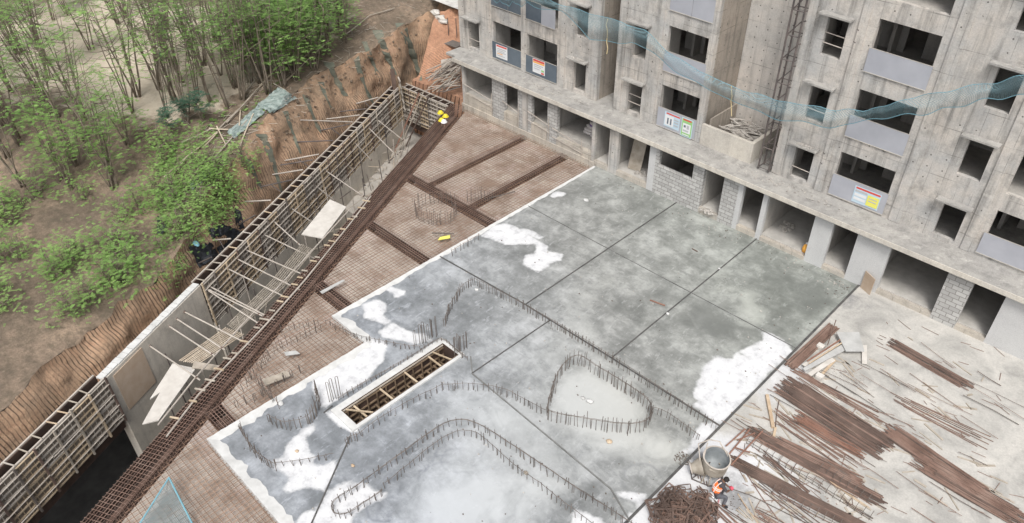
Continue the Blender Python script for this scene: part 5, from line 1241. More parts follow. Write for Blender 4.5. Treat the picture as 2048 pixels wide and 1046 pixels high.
for i, (p, q, lb) in enumerate((((1555,845),(1700,945),'long bar crossing the yard below the red bundle'),((1560,800),(1552,855),'short stick beside the crooked timber'),((1470,835),(1560,895),'bar lying from the slab corner towards the trestle'),
    ((1640,765),(1755,822),'single bar above the widest bundle'),((1600,756),(1740,848),'pale bar along the top of the widest bundle'),((1475,985),(1520,1050),'bar sloping away below the worker'),((1400,985),(1500,1050),'long thin bar running under the worker'),((1545,985),(1690,1060),'thin bar in the bottom right area'),((1490,940),(1560,1040),'dark bar crossing the skip bundle'),((1575,905),(1735,1015),'thin bar with a yellow tinge over the bundles'),((1510,905),(1640,985),'bar beside the first row of chair bars'),((1650,950),(1745,1010),'short bar at the right image edge'))):
    bars(lb, p, q, 1 if i % 3 else 2, .06, .017, ('rust','tim','bar_grey','rust')[i % 4] if i != 9 else 'yellow' if False else ('tim' if i == 9 else 'rust'))
for i in range(70):
    far = i >= 46; x, y = (rnd.uniform(1500,1720), rnd.uniform(740,1045)) if not far else (rnd.uniform(1740,2040), rnd.uniform(700,1040))
    L_ = rnd.uniform(40,150); sl = rnd.uniform(.45,.75); 
    if not far and x < 1560 and y < 850: continue
    a_, b_ = G(x-L_*.5, y-L_*.5*sl, .05+rnd.random()*.05), G(x+L_*.5, y+L_*.5*sl, .05+rnd.random()*.05); m = MB(); m.tube([tuple(a_), tuple(a_.lerp(b_,.5)+Vector((rnd.uniform(-.06,.06),rnd.uniform(-.06,.06),0))), tuple(b_)], rnd.uniform(.009,.018), 4)
    tag(base_of(m.build('scattered_bar', rnd.choice(('rust','bar_grey','rust_dark','rust')))), 'single thin bar scattered at the far right beyond the bundles' if far else 'single thin bar strewn over the yard among the bundles', 'bar', 'bars strewn over the yard')
bundle('stack of bars lying in the far right corner of the yard', (1850,930), (2040,1040), 20, .8, .02, 'rust', .5, 2)
bundle('thin fanned bars between the stacks at the far right', (1800,800), (1960,880), 9, .5, .014, 'rust', .5, 1, fan=.6)
# trestle of crossing bars
t = thing('bar_trestle', 'red rusty bars tied crosswise beside the concrete skip', 'trestle', tuple(G(1485,905)), None)
for a, b in (((1452,892),(1490,858)),((1462,930),(1525,862)),((1455,912),(1500,858)),((1470,895),(1500,905)),((1475,880),(1510,866))):
    MB().tube([tuple(G(a[0],a[1],.12)), tuple(G(b[0],b[1],.2))], .03, 6).build('bar', 'rust_red', t)
# rows of bar chairs (ladders)
for i, (p, q, lb) in enumerate((((1495,885),(1560,925),'row of upright chair bars nearest the trestle'),((1560,925),(1745,1040),'long row of upright chair bars in the lower right'),((1545,985),(1680,1055),'row of chair bars in front of the long dark bundle'),((1640,940),(1740,1005),'upper row of chair bars at the right edge'))):
    A_ = G(*p); B_ = G(*q); n = int((B_-A_).length/.25); dd = (B_-A_).normalized(); nn = Vector((-dd.y,dd.x,0))
    t = thing('chair_bar_row', lb, 'rebar', (A_.x,A_.y,0), 'rows of bar chairs')
    for s_ in (-.06,.06): MB().tube([tuple(A_+nn*s_+Vector((0,0,.03))), tuple(B_+nn*s_+Vector((0,0,.03)))], .012, 4).build('runner','bar_grey',t)
    for k in range(n+1):
        c_ = A_+dd*(k*.25); MB().tube([tuple(c_-nn*.09+Vector((0,0,.0))), tuple(c_-nn*.07+Vector((0,0,.26))), tuple(c_+nn*.16+Vector((0,0,.26)))], .010, 4).build('chair','bar_grey',t)
# heap of stirrups at the bottom
m_ = G(1365,1018); rings = 110
for i in range(rings):
    a = rnd.uniform(0, 6.28); r0 = math.sqrt(rnd.random()); c_ = m_+RT0*(r0*1.0*math.cos(a))+Vector((-RT0.y,RT0.x,0))*(r0*.75*math.sin(a)-.25); z = .05+rnd.random()*.5*(1-r0)
    w_, h_ = rnd.uniform(.16,.36), rnd.uniform(.14,.3); th = rnd.uniform(0,3.14); tl = rnd.uniform(-.9,.9); m = MB()
    for sgn in (1,): 
        rr = .012; pts = [(-w_+rr,-h_,0),(w_-rr,-h_,0),(w_,-h_+rr,0),(w_,h_-rr,0),(w_-rr,h_,0),(-w_+rr,h_,0),(-w_,h_-rr,0),(-w_,-h_+rr,0),(-w_+rr,-h_,0)]
        m.tube(pts, .014, 4, False); m.tube([(p[0],p[1],.05) for p in pts], .014, 4, False)
    o = m.build('stirrup_ring', rnd.choice(('rust','rust_dark','rust_dark'))); o.location = (c_.x,c_.y,z+.12); o.rotation_euler = (tl, rnd.uniform(-.5,.5), th)
    tag(o, 'bent rusty stirrup ring in the tangled heap near the worker', 'stirrup', 'stirrup rings heaped by the yard joint')
bundle('straight bars lying alongside the stirrup heap', (1345,978), (1315,1035), 4, .12, .018, 'rust', .2)
bundle('bars running from the stirrup heap under the worker', (1400,985), (1480,1060), 8, .35, .016, 'rust', .4)
# boards
g_ = 'boards by the big slab joint'
def yb(label, pts, z, mat, th=.04): deckboard(label, pts, z, mat, th, g_, 'board')
yb('square grey board on top of the board heap', [(1673,664),(1718,664),(1729,702),(1692,702)], .30, 'board_grey')
yb('long pale board pointing away from the heap', [(1605,738),(1610,743),(1691,701),(1684,690)], .18, 'board_grey')
yb('shorter pale board under the long one', [(1615,748),(1622,753),(1670,722),(1662,715)], .08, 'board')
yb('narrow white board nearest the rusty bundle', [(1604,730),(1610,734),(1678,688),(1672,682)], .12, 'board')
yb('tan board under the square grey one', [(1640,750),(1645,752),(1672,722),(1668,718)], .04, 'tim')
yb('upright pale board at the right of the heap', [(1724,690),(1734,690),(1734,728),(1724,726)], .1, 'board')
plank('rail_bar', 'long reddish pipe lying on the board heap', 'pipe', tuple(G(1615,722,.24)), tuple(G(1680,680,.3)), .05,.05,'rust_red')
plank('rail_bar', 'second pipe lying on the board heap', 'pipe', tuple(G(1618,727,.22)), tuple(G(1686,684,.28)), .04,.04,'tim')
plank('rail_bar', 'dark pipe standing off the top of the board heap', 'pipe', tuple(G(1655,690,.3)), tuple(G(1672,640,.5)), .04,.04,'rust_dark')
for x, y, lb in ((1640,697,'white block beside the narrow board'),(1638,757,'pale block at the end of the tan board')):
    p = G(x,y); m = MB(); m.box(p.x-.14,p.x+.14,p.y-.12,p.y+.12,.0,.2); m.box(p.x-.1,p.x+.1,p.y-.14,p.y+.14,.02,.16); tag(base_of(m.build('cover_block','board')), lb, 'block', 'blocks in the yard')
plank('timber', 'crooked upper length of pale timber in the yard', 'timber', tuple(G(1534,790,.1)), tuple(G(1546,855,.06)), .12,.1,'tim'); plank('timber', 'short lower piece of split timber in the yard', 'timber', tuple(G(1551,855,.05)), tuple(G(1547,876,.05)), .09,.06,'tim')
rubble('wire_offcuts', 'dark tangle of tie wire beside the slab joint', (G(1365,918).x, G(1365,918).y), .3, .3, 90, 'bar_grey', 0, .03, 'litter')
rubble('wire_offcuts', 'scattered wire offcuts below the worker', (G(1480,1010).x, G(1480,1010).y), .7, .4, 70, 'bar_grey', 0, .022, 'litter')
rubble('wire_offcuts', 'wire offcuts by the white joint edge', (G(1620,980).x, G(1620,980).y), 1.0, .5, 50, 'rust', 0, .02, 'litter')
rubble('wire_offcuts', 'rubble crumbs beneath the square grey board', (G(1690,745).x, G(1690,745).y), .8, .5, 120, 'debris', 0, .03, 'rubble')
quadboard('plywood_sheet', 'tan sheet standing at the far corner of the slab joint', 'board', [(26.95,.0-.05,0),(27.5,-.3,0),(27.5,-.3,.9),(26.95,-.05,.95)], .03, M['ply_pink'])

for mt_, n_, lb in (('tim_grey', 150, 'small timber offcuts strewn between the bar stacks'), ('rust', 170, 'short rusty steel offcuts strewn between the bar stacks')):
    m = MB()
    for i in range(n_):
        x, y = (rnd.uniform(1480,1735), rnd.uniform(720,1045)) if i % 3 else (rnd.uniform(1735,2040), rnd.uniform(640,1040))
        if x < 1600 and y < 800: continue
        p = G(x, y, .015); az = rnd.uniform(0, 3.14) if rnd.random() < .4 else rnd.gauss(-.1, .3); l = rnd.uniform(.06, .35) if mt_ != 'tim_grey' else rnd.uniform(.08, .5); d_ = Vector((math.cos(az), math.sin(az), 0))*l
        if mt_ == 'tim_grey': m.beam(tuple(p-d_), tuple(p+d_), rnd.uniform(.03,.09), .025)
        else: m.tube([tuple(p-d_), tuple(p+d_+Vector((.04,.02,.02)))], .011, 4)
    tag(m.build('offcuts', mt_), lb, 'offcuts', kind='stuff')
# concrete skip
c = G(1431,914,.97); c = Vector((c.x,c.y,0)); rgt = Vector((RT.x,RT.y,0)).normalized(); bck = Vector((FW.x,FW.y,0)).normalized()
t = thing('concrete_skip', 'mortar caked concrete skip with round drum, side chute and lifting bail', 'concrete skip', tuple(c))
r0 = .66; zt = 1.42; zb = .62; tilt = (bck*-.10 + rgt*.06 + Vector((0,0,1))).normalized()
MB().lathe([(.30,-.30),(r0*.93,0),(r0,.06),(r0,zt-zb),(r0+.03,zt-zb),(r0+.03,zt-zb+.04),(r0-.02,zt-zb+.04)], c+Vector((0,0,zb)), 28, tilt).build('drum', 'skip', t, smooth=False)
MB().lathe([(r0-.02,zt-zb+.04),(r0-.025,.05),(.4,-.12),(0.0,-.2)], c+Vector((0,0,zb)), 28, tilt).build('lining', 'skip_in', t, smooth=True)
MB().lathe([(r0-.03,zt-zb+.035),(r0+.035,zt-zb+.03),(r0+.035,zt-zb+.06),(r0-.03,zt-zb+.06),(r0-.03,zt-zb+.035)], c+Vector((0,0,zb)), 28, tilt).build('rim', 'pipe', t)
cb = c - rgt*.52 - bck*.03 + Vector((0,0,.72)); ce = c - rgt*1.1 + Vector((0,0,.52)); ax = (ce-cb); L = ax.length
MB().lathe([(.50,0),(.42,L*.35),(.27,L*.8),(.25,L),(.0,L)], cb, 20, ax.normalized()).build('chute', 'skip', t, smooth=True)
MB().lathe([(.25,L-.05),(.30,L-.05),(.30,L+.01),(.22,L+.01)], cb, 20, ax.normalized()).build('chute_ring', 'pipe', t)
up_ = Vector((0,0,1)); a0 = c-rgt*.72+bck*.0+up_*1.1; a1 = c-rgt*.78+bck*.55+up_*1.75; a2 = c-rgt*.2+bck*.72+up_*1.85; a3 = c+rgt*.3+bck*.68+up_*1.75; a4 = c+rgt*.68+bck*.1+up_*1.3
MB().tube([tuple(v) for v in (a0,a1,a2,a3,a4)], .032, 7).build('bail', 'pipe', t); MB().tube([tuple(c-rgt*.62-bck*.1+up_*1.2), tuple(c-rgt*.3+bck*.62+up_*1.75)], .028, 6).build('bail', 'pipe', t)
MB().tube([tuple(c-rgt*.42-bck*.62+up_*1.25), tuple(c-rgt*.05-bck*.66+up_*1.12)], .045, 7).build('handle', 'skip', t)
MB().beam(tuple(c-rgt*.5-bck*.4+up_*1.45), tuple(c-rgt*.4-bck*.45+up_*.7), .1,.12).build('hinge', 'skip', t)
fr = [(-1.0,.25),(-1.05,-.3),(-.3,-.72),(.45,-.7),(.6,.3),(-.2,.45)]
FP = [c+rgt*a+bck*b+up_*.06 for a, b in fr]
MB().tube([tuple(p) for p in FP+[FP[0]]], .035, 6).build('base_frame', 'pipe_dark', t)
for k, (a, b, z) in enumerate(((-1.05,-.3,.5),(-.3,-.72,.7),(.45,-.7,.7),(.6,.3,.7),(-.2,.45,.7),(-.65,-.55,.6),(-1.0,.25,.45))):
    p = c+rgt*a+bck*b+up_*.06; q = c+rgt*a*.55+bck*b*.5+up_*z; MB().tube([tuple(p),tuple(q)], .032, 6).build('leg', 'skip' if k % 2 else 'pipe_dark', t)
for k in range(6): p = FP[0].lerp(FP[2], (k+.5)/6) ; MB().beam(tuple(p-bck*.12), tuple(p+bck*.2+up_*.02), .04,.04).build('rung','rust_dark',t)
t.scale = (.69, .69, .69)

#==PERSON==
# ------------------------------------------------------------------ WORKER, sitting low and leaning to his work
def skinned(name, joints, edges, mat, parent=None, sub=2):
    me = bpy.data.meshes.new(name); me.from_pydata([tuple(j[0]) for j in joints], edges, []); o = bpy.data.objects.new(name, me); C.objects.link(o)
    sm = o.modifiers.new('skin', 'SKIN'); sm.use_smooth_shade = True
    for i, j in enumerate(joints):
        r = j[1]; v = me.skin_vertices[0].data[i]; v.radius = (r, r) if not isinstance(r, tuple) else r
    me.skin_vertices[0].data[0].use_root = True
    ss_ = o.modifiers.new('sub', 'SUBSURF'); ss_.levels = sub; ss_.render_levels = sub
    bpy.context.view_layer.update(); dg = bpy.context.evaluated_depsgraph_get(); e = o.evaluated_get(dg); nm = bpy.data.meshes.new_from_object(e)
    o.modifiers.clear(); o.data = nm; nm.materials.clear(); nm.materials.append(M[mat])
    for p in nm.polygons: p.use_smooth = True
    if parent is not None: o.parent = parent
    return o
pc = G(1428,1000,0); pc = Vector((pc.x,pc.y,0))      # seat on the ground
X_ = rgt; Y_ = bck; Z_ = up_
def L3(x, y, z): return pc + X_*x + Y_*y + Z_*z - pbase
pbase = pc.copy()
pt = thing('person', 'worker in orange vest crouching and bending beside the concrete skip', 'person', tuple(pbase))
J = [(L3(-.02,.02,.46),(.15,.14)),(L3(.02,.06,.62),(.145,.13)),(L3(.08,.10,.78),(.16,.13)),(L3(.18,.14,.92),(.15,.12)),(L3(.27,.17,1.0),.06),(L3(.34,.18,1.04),.085),(L3(.39,.175,1.045),.095),(L3(.44,.165,1.01),.07),
     (L3(.16,.30,.90),.075),(L3(.34,.34,.68),.05),(L3(.50,.20,.60),.038),(L3(.55,.17,.585),.034),
     (L3(.20,-.02,.90),.075),(L3(.36,-.10,.66),.05),(L3(.50,.02,.58),.038),(L3(.55,.05,.57),.034),
     (L3(.06,.12,.42),.11),(L3(.36,.20,.52),.075),(L3(.30,.17,.12),.052),(L3(.30,.16,.07),.05),(L3(.44,.19,.05),.045),
     (L3(.06,-.10,.42),.11),(L3(.38,-.22,.50),.075),(L3(.28,-.30,.12),.052),(L3(.28,-.30,.07),.05),(L3(.42,-.33,.05),.045)]
Ed = [(0,1),(1,2),(2,3),(3,4),(4,5),(5,6),(6,7),(3,8),(8,9),(9,10),(10,11),(3,12),(12,13),(13,14),(14,15),(0,16),(16,17),(17,18),(18,19),(19,20),(0,21),(21,22),(22,23),(23,24),(24,25)]
body = skinned('body', J, Ed, 'skin', pt)
def sub_skin(name, ids, grow, mat, extra=None, cut=None):
    ids = list(ids); jj = []
    for i in ids:
        r = J[i][1]; r = tuple(v*grow for v in r) if isinstance(r, tuple) else r*grow; jj.append((J[i][0], r))
    mp = {a: k for k, a in enumerate(ids)}; ee = [(mp[a], mp[b]) for a, b in Ed if a in mp and b in mp]
    return skinned(name, jj, ee, mat, pt)
sub_skin('trousers', [0,16,17,18,21,22,23], 1.13, 'trouser')
sub_skin('shirt', [3,8,9,12,13], 1.14, 'shirt')
sub_skin('vest', [0,1,2,3], 1.24, 'vest')
for k in (1.32, 1.72):
    i = int(k); tt = k-i; p = J[i][0].lerp(J[i+1][0], tt); axv = (J[i+1][0]-J[i][0]).normalized()
    MB().lathe([(.18,-.018),(.196,-.016),(.196,.016),(.18,.018)], p, 18, axv).build('reflective_tape', 'reflect', None).parent = pt
for sg in (-.09,.09):
    m = MB(); m.tube([tuple(L3(-.12,.03+sg,.62)), tuple(L3(-.08,.07+sg,.80)), tuple(L3(.04,.11+sg,.98)), tuple(L3(.14,.13+sg,1.06))], .02, 5); m.build('reflective_tape', 'reflect', None).parent = pt
m = MB(); h = J[6][0]; m.blob((h.x-X_.x*.03,h.y-X_.y*.03,h.z+.035), .115,.115,.10, 2,.06,14,10); o = m.build('hair','hair',None,smooth=True); o.parent = pt
m = MB(); f0 = J[7][0]
m.blob(tuple(f0+X_*.055+Z_*-.0), .016,.016,.02,1,0,6,5); m.blob(tuple(J[6][0]+Y_*.092-Z_*.02), .018,.02,.03,1,0,6,5); m.blob(tuple(J[6][0]-Y_*.092-Z_*.02), .018,.02,.03,1,0,6,5); m.build('face','skin',None,smooth=True).parent = pt
for sg in (-1,1):
    m = MB(); m.blob(tuple(f0+X_*.045+Y_*.03*sg+Z_*.03), .009,.011,.009,1,0,6,5); m.build('eye','shoe',None).parent = pt
for wi, ei in ((11,10),(15,14)):            # hands with five fingers closing on the work
    w0 = J[wi][0]; dd = (w0-J[ei][0]).normalized(); sd_ = dd.cross(Z_).normalized(); sgn = 1 if wi == 11 else -1
    js = [(w0,.024),(w0+dd*.05,.028)]; ee = [(0,1)]
    for k, (o_, l) in enumerate(((-.028,.052),(-.01,.062),(.01,.058),(.028,.046))):
        b0 = len(js); js += [(w0+dd*.085+sd_*o_,.011),(w0+dd*(.085+l*.55)+sd_*o_*1.1-Z_*.015,.009),(w0+dd*(.085+l*.7)+sd_*o_*1.1-Z_*.042,.008)]; ee += [(1,b0),(b0,b0+1),(b0+1,b0+2)]
    b0 = len(js); js += [(w0+dd*.04-sd_*.04*sgn-Z_*.01,.011),(w0+dd*.075-sd_*.05*sgn-Z_*.035,.009)]; ee += [(1,b0),(b0,b0+1)]
    skinned('hand', js, ee, 'skin', pt, 1)
for i in (19, 24):
    p = J[i][0]; q = J[i+1][0]; m = MB(); mid = p.lerp(q,.5); m.blob((mid.x,mid.y,.05), .13,.07,.05,1,.05,12,8); m.build('shoe','shoe',None,smooth=True).parent = pt
pt.scale = (.86, .86, .86)
# the upturned tub he sits on, the pink cloth he holds
t = thing('tub', 'upturned white tub with pink rim under the worker', 'tub', tuple(pc)); t.scale = (.9, .9, .9)
MB().lathe([(.0,.34),(.15,.34),(.17,.30),(.21,.03),(.21,.0)], pc-X_*.05, 20).build('body','white',t,smooth=True); MB().lathe([(.21,.0),(.235,.0),(.235,.035),(.21,.04)], pc-X_*.05, 20).build('rim','pink',t)
m = MB(); m.blob(tuple(pc+X_*.53+Y_*.11+Z_*.51), .08,.06,.07,4,.25,12,8); tag(base_of(m.build('cloth','pink',smooth=True)), 'pink cloth held in the worker\'s hands', 'cloth')
MB().tube([tuple(pc+X_*.52+Y_*.1+Z_*.48), tuple(G(1500,990,.05)), tuple(G(1620,1050,.03))], .018, 5).build('held_bar','bar_grey'); o = bpy.data.objects['held_bar']; tag(base_of(o), 'long bar reaching from the worker\'s hands across the yard', 'bar')

#==PLANTS==
# ------------------------------------------------------------------ TREES AND SCRUB
def frond(mb, c, d, L, wd, up):
    """feather leaf: a row of thin leaflets on both sides of a drooping midrib"""
    d = d.normalized(); sd_ = d.cross(up); sd_ = sd_.normalized() if sd_.length > .01 else Vector((1,0,0)); n = 4
    for k in range(n):
        t = (k+.5)/n; p = c+d*(L*t)-Vector((0,0,L*.25*t*t))
        for sg in (-1, 1):
            q = p+sd_*sg*wd*(1-.4*t)+d*.06*L; a = d*(L/n*.40)
            i = len(mb.v); mb.v += [tuple(p-a*.5), tuple(p+a), tuple(q+a*.7), tuple(q-a*.2)]; mb.f.append((i,i+1,i+2,i+3))
def tree_proto(seed, h, stems, nf, spread, leaf='leaf', fl=.42, lowest=.35, r0=.06):
    rg = random.Random(seed); tk = MB(); cr = MB(); tips = []
    for s in range(stems):
        az = rg.uniform(0, 6.28); lean = rg.uniform(.05, .28); hh = h*rg.uniform(.75, 1.05); pts = []; b0 = Vector((rg.uniform(-.15,.15), rg.uniform(-.15,.15), -.3))
        for k in range(7):
            t = k/6; pts.append(b0+Vector((math.cos(az)*lean*hh*t+.12*mnoise.noise(Vector((seed+s, t*3, 0))), math.sin(az)*lean*hh*t+.12*mnoise.noise(Vector((seed+s, t*3, 9))), hh*t)))
        tk.tube([tuple(p) for p in pts], r0*rg.uniform(.7,1.15), 6, True, .012)
        for b in range(rg.randint(5, 8)):
            t = rg.uniform(lowest, .98); k = min(5, int(t*6)); p = pts[k].lerp(pts[k+1], t*6-k); a2 = rg.uniform(0, 6.28); bl = h*rg.uniform(.12,.28)*(1.15-t*.4)
            q = p+Vector((math.cos(a2)*bl, math.sin(a2)*bl, bl*rg.uniform(.2,.9))); mid = p.lerp(q,.5)+Vector((0,0,-.05*bl))
            tk.tube([tuple(p), tuple(mid), tuple(q)], .022, 4, False, .006); tips.append((p, mid, q))
            if rg.random() < .6:
                a3 = rg.uniform(0,6.28); q2 = mid+Vector((math.cos(a3),math.sin(a3),.4))*bl*.5; tk.tube([tuple(mid),tuple(q2)], .012, 4, False, .005); tips.append((mid, mid.lerp(q2,.5), q2))
        tips.append((pts[4], pts[5], pts[6]))
    for i in range(nf):
        a, b, c_ = rg.choice(tips); p = b.lerp(c_, rg.random()) if rg.random() < .8 else a.lerp(b, rg.random())
        az = rg.uniform(0, 6.28); d_ = Vector((math.cos(az), math.sin(az), rg.uniform(-.1,.35)))
        frond(cr, p+Vector((rg.gauss(0,.1),rg.gauss(0,.1),rg.gauss(0,.06)))*spread, d_, fl*rg.uniform(.6,1.25), fl*.30*rg.uniform(.7,1.2), Vector((0,0,1)))
    tm = bpy.data.meshes.new('trunk'); tm.from_pydata(tk.v, [], tk.f); tm.materials.append(M['brown_bark']); [setattr(p, 'use_smooth', True) for p in tm.polygons]
    cm = bpy.data.meshes.new('crown'); cm.from_pydata(cr.v, [], cr.f); cm.materials.append(M[leaf]); return tm, cm
PR = {'sparse': [tree_proto(i, 8.5, 4, 260, 2.4, fl=.36) for i in (1, 2, 3)], 'bare': [tree_proto(i, 8.0, 5, 120, 2.0, fl=.30) for i in (11, 12, 13)],
      'leafy': [tree_proto(i, 5.4, 5, 400, 4.6, fl=.34, lowest=.25, r0=.045) for i in (21, 22, 23)], 'bush': [tree_proto(i, 1.9, 5, 150, 6.5, fl=.28, lowest=.1, r0=.02) for i in (31, 32, 33)],
      'broad': [tree_proto(i, 2.6, 3, 170, 1.2, 'leaf_blue', .34, .55, .03) for i in (41, 42)]}
def plant(kind, p, label, cat, group, scale=1.0):
    tm, cm = rnd.choice(PR[kind]); t = thing({'bush': 'scrub_bush', 'broad': 'broadleaf_shrub'}.get(kind, 'thin_tree'), label, cat, tuple(p), group)
    t.rotation_euler = (0, 0, rnd.uniform(0, 6.28)); s = scale*rnd.uniform(.85, 1.15); t.scale = (s, s, s)
    for nm, me in (('trunk', tm), ('crown', cm)):
        o = bpy.data.objects.new(nm, me); C.objects.link(o); o.parent = t
def at_px(x, y): p = hit(x, y); return Vector((p.x, p.y, p.z))
sparse = [(335,235),(352,205),(372,228),(395,190),(420,205),(345,130),(440,150),(405,130),(470,175),(455,215),(490,140),(520,165),(380,95),(430,80),(560,110),(500,90),(545,60),(590,75),(620,50),(475,50),(655,60),(680,30),(330,60),(535,190),(320,180),(485,200),(365,165),(530,20),(600,20)]
for i, (x, y) in enumerate(sparse):
    k = 'bare' if i % 3 else 'sparse'
    plant(k, at_px(x, y), 'thin grey-brown multi-stemmed tree with few leaves on the upper ground' if k == 'bare' else 'thin multi-stemmed tree with feathery green leaves on the upper ground', 'tree', 'thin trees above the soil face', .95)
leafy = [(520,150),(555,150),(595,160),(630,140),(660,110),(690,85),(570,175),(500,165),(480,130),(500,120),(540,130),(575,100),(610,95),(640,75),(560,70),(600,60),(480,85),(650,45),(520,70),(625,120),(585,135),(460,110),(680,60)]
for x, y in leafy: plant('leafy', at_px(x, y), 'leafy feathery tree in the dense green band near the top of the soil face', 'tree', 'leafy trees above the soil face', 1.0)
for i in range(46):
    x, y = rnd.uniform(-80, 300), rnd.uniform(-60, 420); plant(rnd.choice(('bare','sparse','sparse','bare','leafy')), at_px(x, y), 'thin-stemmed tree in the grove at the far left of the upper ground', 'tree', 'grove at the far left', .9)
bush = [(318,300),(350,400),(372,365),(395,372),(418,360),(440,345),(405,425),(430,440),(455,410),(340,425),(365,465),(320,390),(500,345),(320,420),(330,330),(360,350),(390,335),(345,375),(375,385),(405,370),(430,395),(400,410),(360,420),(330,410),(440,420),(420,340),(345,300),(395,300),(450,440),(330,455),(375,450),(425,450),(350,480),(325,500),(395,490),(470,405),(430,365),(360,540),(330,560),(485,330),(410,430),(440,380),(320,350),(460,380)]
for x, y in bush: plant('bush', at_px(x, y), 'feathery green scrub bush on the soil above the near wall', 'bush', 'green scrub above the near wall', rnd.choice((.5,.65,.85)))
for i in range(26):
    x, y = rnd.uniform(-60, 300), rnd.uniform(380, 640); plant('bush', at_px(x, y), 'green scrub bush on the bank at the far left', 'bush', 'scrub on the far left bank', .9)
for x, y, lb in ((345,270,'blue-green broadleaf shrub lowest of the left ones'),(375,250,'blue-green broadleaf shrub left of the fallen poles'),(405,240,'blue-green broadleaf shrub nearest the bamboo fence'),(330,150,'blue-green shrub high at the left border of the grove'),(325,110,'blue-green shrub among trunks at the upper left'),(510,135,'small blue-green shrub at the foot of the leafy trees')):
    plant('broad', at_px(x, y), lb, 'shrub', 'broadleaf shrubs', .8)
# leaf litter & low weeds as ground cover
m = MB()
for i in range(2600):
    x, y = rnd.uniform(316, 700), rnd.uniform(0, 480)
    if y > 480-(x-316)*1.1: continue
    if mnoise.noise(Vector((x*.02, y*.02, 2))) < .05: continue
    p = hit(x, y); az = rnd.uniform(0, 6.28); frond(m, p+Vector((0,0,.08)), Vector((math.cos(az),math.sin(az),.2)), rnd.uniform(.2,.4), .09, Vector((0,0,1)))
tag(m.build('weeds', 'leaf'), 'low green weeds scattered over the brown soil', 'weeds', kind='stuff')
m = MB()
for i in range(900):
    x, y = rnd.uniform(330, 880), rnd.uniform(0, 420)
    if y > 470-(x-316)*.85: continue
    p = hit(x, y); az = rnd.uniform(0, 3.14); l = rnd.uniform(.2, 1.1); d_ = Vector((math.cos(az), math.sin(az), rnd.uniform(-.05,.1)))*l*.5
    m.tube([tuple(p-d_+Vector((0,0,.05))), tuple(p+d_+Vector((0,0,.06)))], rnd.uniform(.008,.02), 4, False)
tag(m.build('fallen_twigs', 'tim_grey'), 'dry fallen twigs scattered over the soil', 'twigs', kind='stuff')
m = MB()
for i in range(260):
    x = rnd.uniform(420, 860); y = 470-(x-316)*.78+rnd.gauss(0, 22)-abs(rnd.gauss(0, 18))
    p = hit(x, y); q = rnd.uniform(.03, .12)*(.4+rnd.random()); m.blob((p.x, p.y, p.z+q*.3), q, q*.8, q*.6, i, .35, 6, 4)
tag(m.build('soil_clods', 'soil'), 'loose clods and stones strewn along the cut edge', 'clods', kind='stuff')
# bamboo rails and fallen poles along the edge of the cut
poles = [((335,372),(372,322),'lowest pale pole in the scrub'),((372,322),(436,268),'pole leading up from the scrub to the crossed poles'),((408,300),(436,270),'pole beside the crossed poles'),((455,250),(520,178),'long pole lying above the grey sheet'),((520,178),(585,105),'bamboo rail climbing towards the leafy trees'),((585,105),(620,70),'bamboo rail disappearing into the leafy trees'),
 ((440,262),(480,222),'pole next to the grey sheet'),((425,327),(495,245),'grey curved pole in front of the sheet'),((435,258),(452,292),'short cross pole of the crossed pair'),((420,262),(458,264),'level stick of the crossed pair'),((480,255),(482,225),'upright stake by the sheet'),((480,300),(508,232),'stake leaning at the end of the sheet'),((548,172),(592,202),'pale pole across the grey sheet'),((610,130),(665,80),'thin pole along the cut edge'),((575,165),(612,128),'dull pole along the cut edge below the thin one'),
 ((330,360),(400,300),'pole in the left scrub'),((376,375),(400,340),'short pole in the green scrub'),((365,290),(425,262),'dark branch lying by the shrubs'),((690,75),(740,35),'dry branch on the bare ground at the top'),((740,35),(790,20),'second dry branch at the top of the cut'),((545,65),(480,110),'fallen branch under the trees'),((490,190),(560,120),'fallen branch between trunks')]
for a, b, lb in poles:
    p, q = hit(*a), hit(*b); mid = hit((a[0]+b[0])/2, (a[1]+b[1])/2); m = MB()
    up3 = Vector((0,0,.16)); mz = max(mid.z+.12, (p.z+q.z)/2+.14); m.tube([tuple(p+up3), (((p.x+q.x)/2), ((p.y+q.y)/2), mz), tuple(q+up3)], .042, 6, True, .03)
    tag(base_of(m.build('bamboo_pole', 'bamboo' if 'branch' not in lb and 'grey' not in lb else 'tim_grey')), lb, 'pole', 'poles and branches along the cut edge')
# sheets
def drape(name, label, pts, mat, lift=.12, n=14, amp=.18):
    A_, B_, C_, D_ = [Vector((p[0], p[1])) for p in pts]; m = MB()
    for i in range(n+1):
        for j in range(n+1):
            u, v = i/n, j/n; q = A_.lerp(B_, u).lerp(D_.lerp(C_, u), v); q += Vector((mnoise.noise(Vector((u*3,v*3,1)))*6*min(u,1-u,.2)*5*.4, mnoise.noise(Vector((u*3,v*3,7)))*2))
            h = hit(q.x, q.y); m.v.append((h.x, h.y, h.z+lift+amp*abs(mnoise.noise(Vector((u*6, v*5, 3))))*1.2+amp*.4*mnoise.noise(Vector((u*14,v*12,5)))))
    for i in range(n):
        for j in range(n): k = i*(n+1)+j; m.f.append((k, k+1, k+n+2, k+n+1))
    o = m.build(name, mat); md = o.modifiers.new('s', 'SOLIDIFY'); md.thickness = .01; tag(base_of(o), label, 'sheet', 'sheets on the slope'); return o
drape('plastic_sheet', 'crumpled grey-green sheet lying at the edge of the cut', [(515,215),(560,178),(595,200),(545,232)], 'tarp_grey')
drape('plastic_sheet', 'dull strip of sheet left of the crumpled one', [(455,268),(520,212),(530,228),(470,280)], 'tarp_grey', .08)
drape('plastic_sheet', 'faded green sheet in the scrub', [(375,370),(418,340),(425,352),(385,385)], 'tarp_grey', .1)
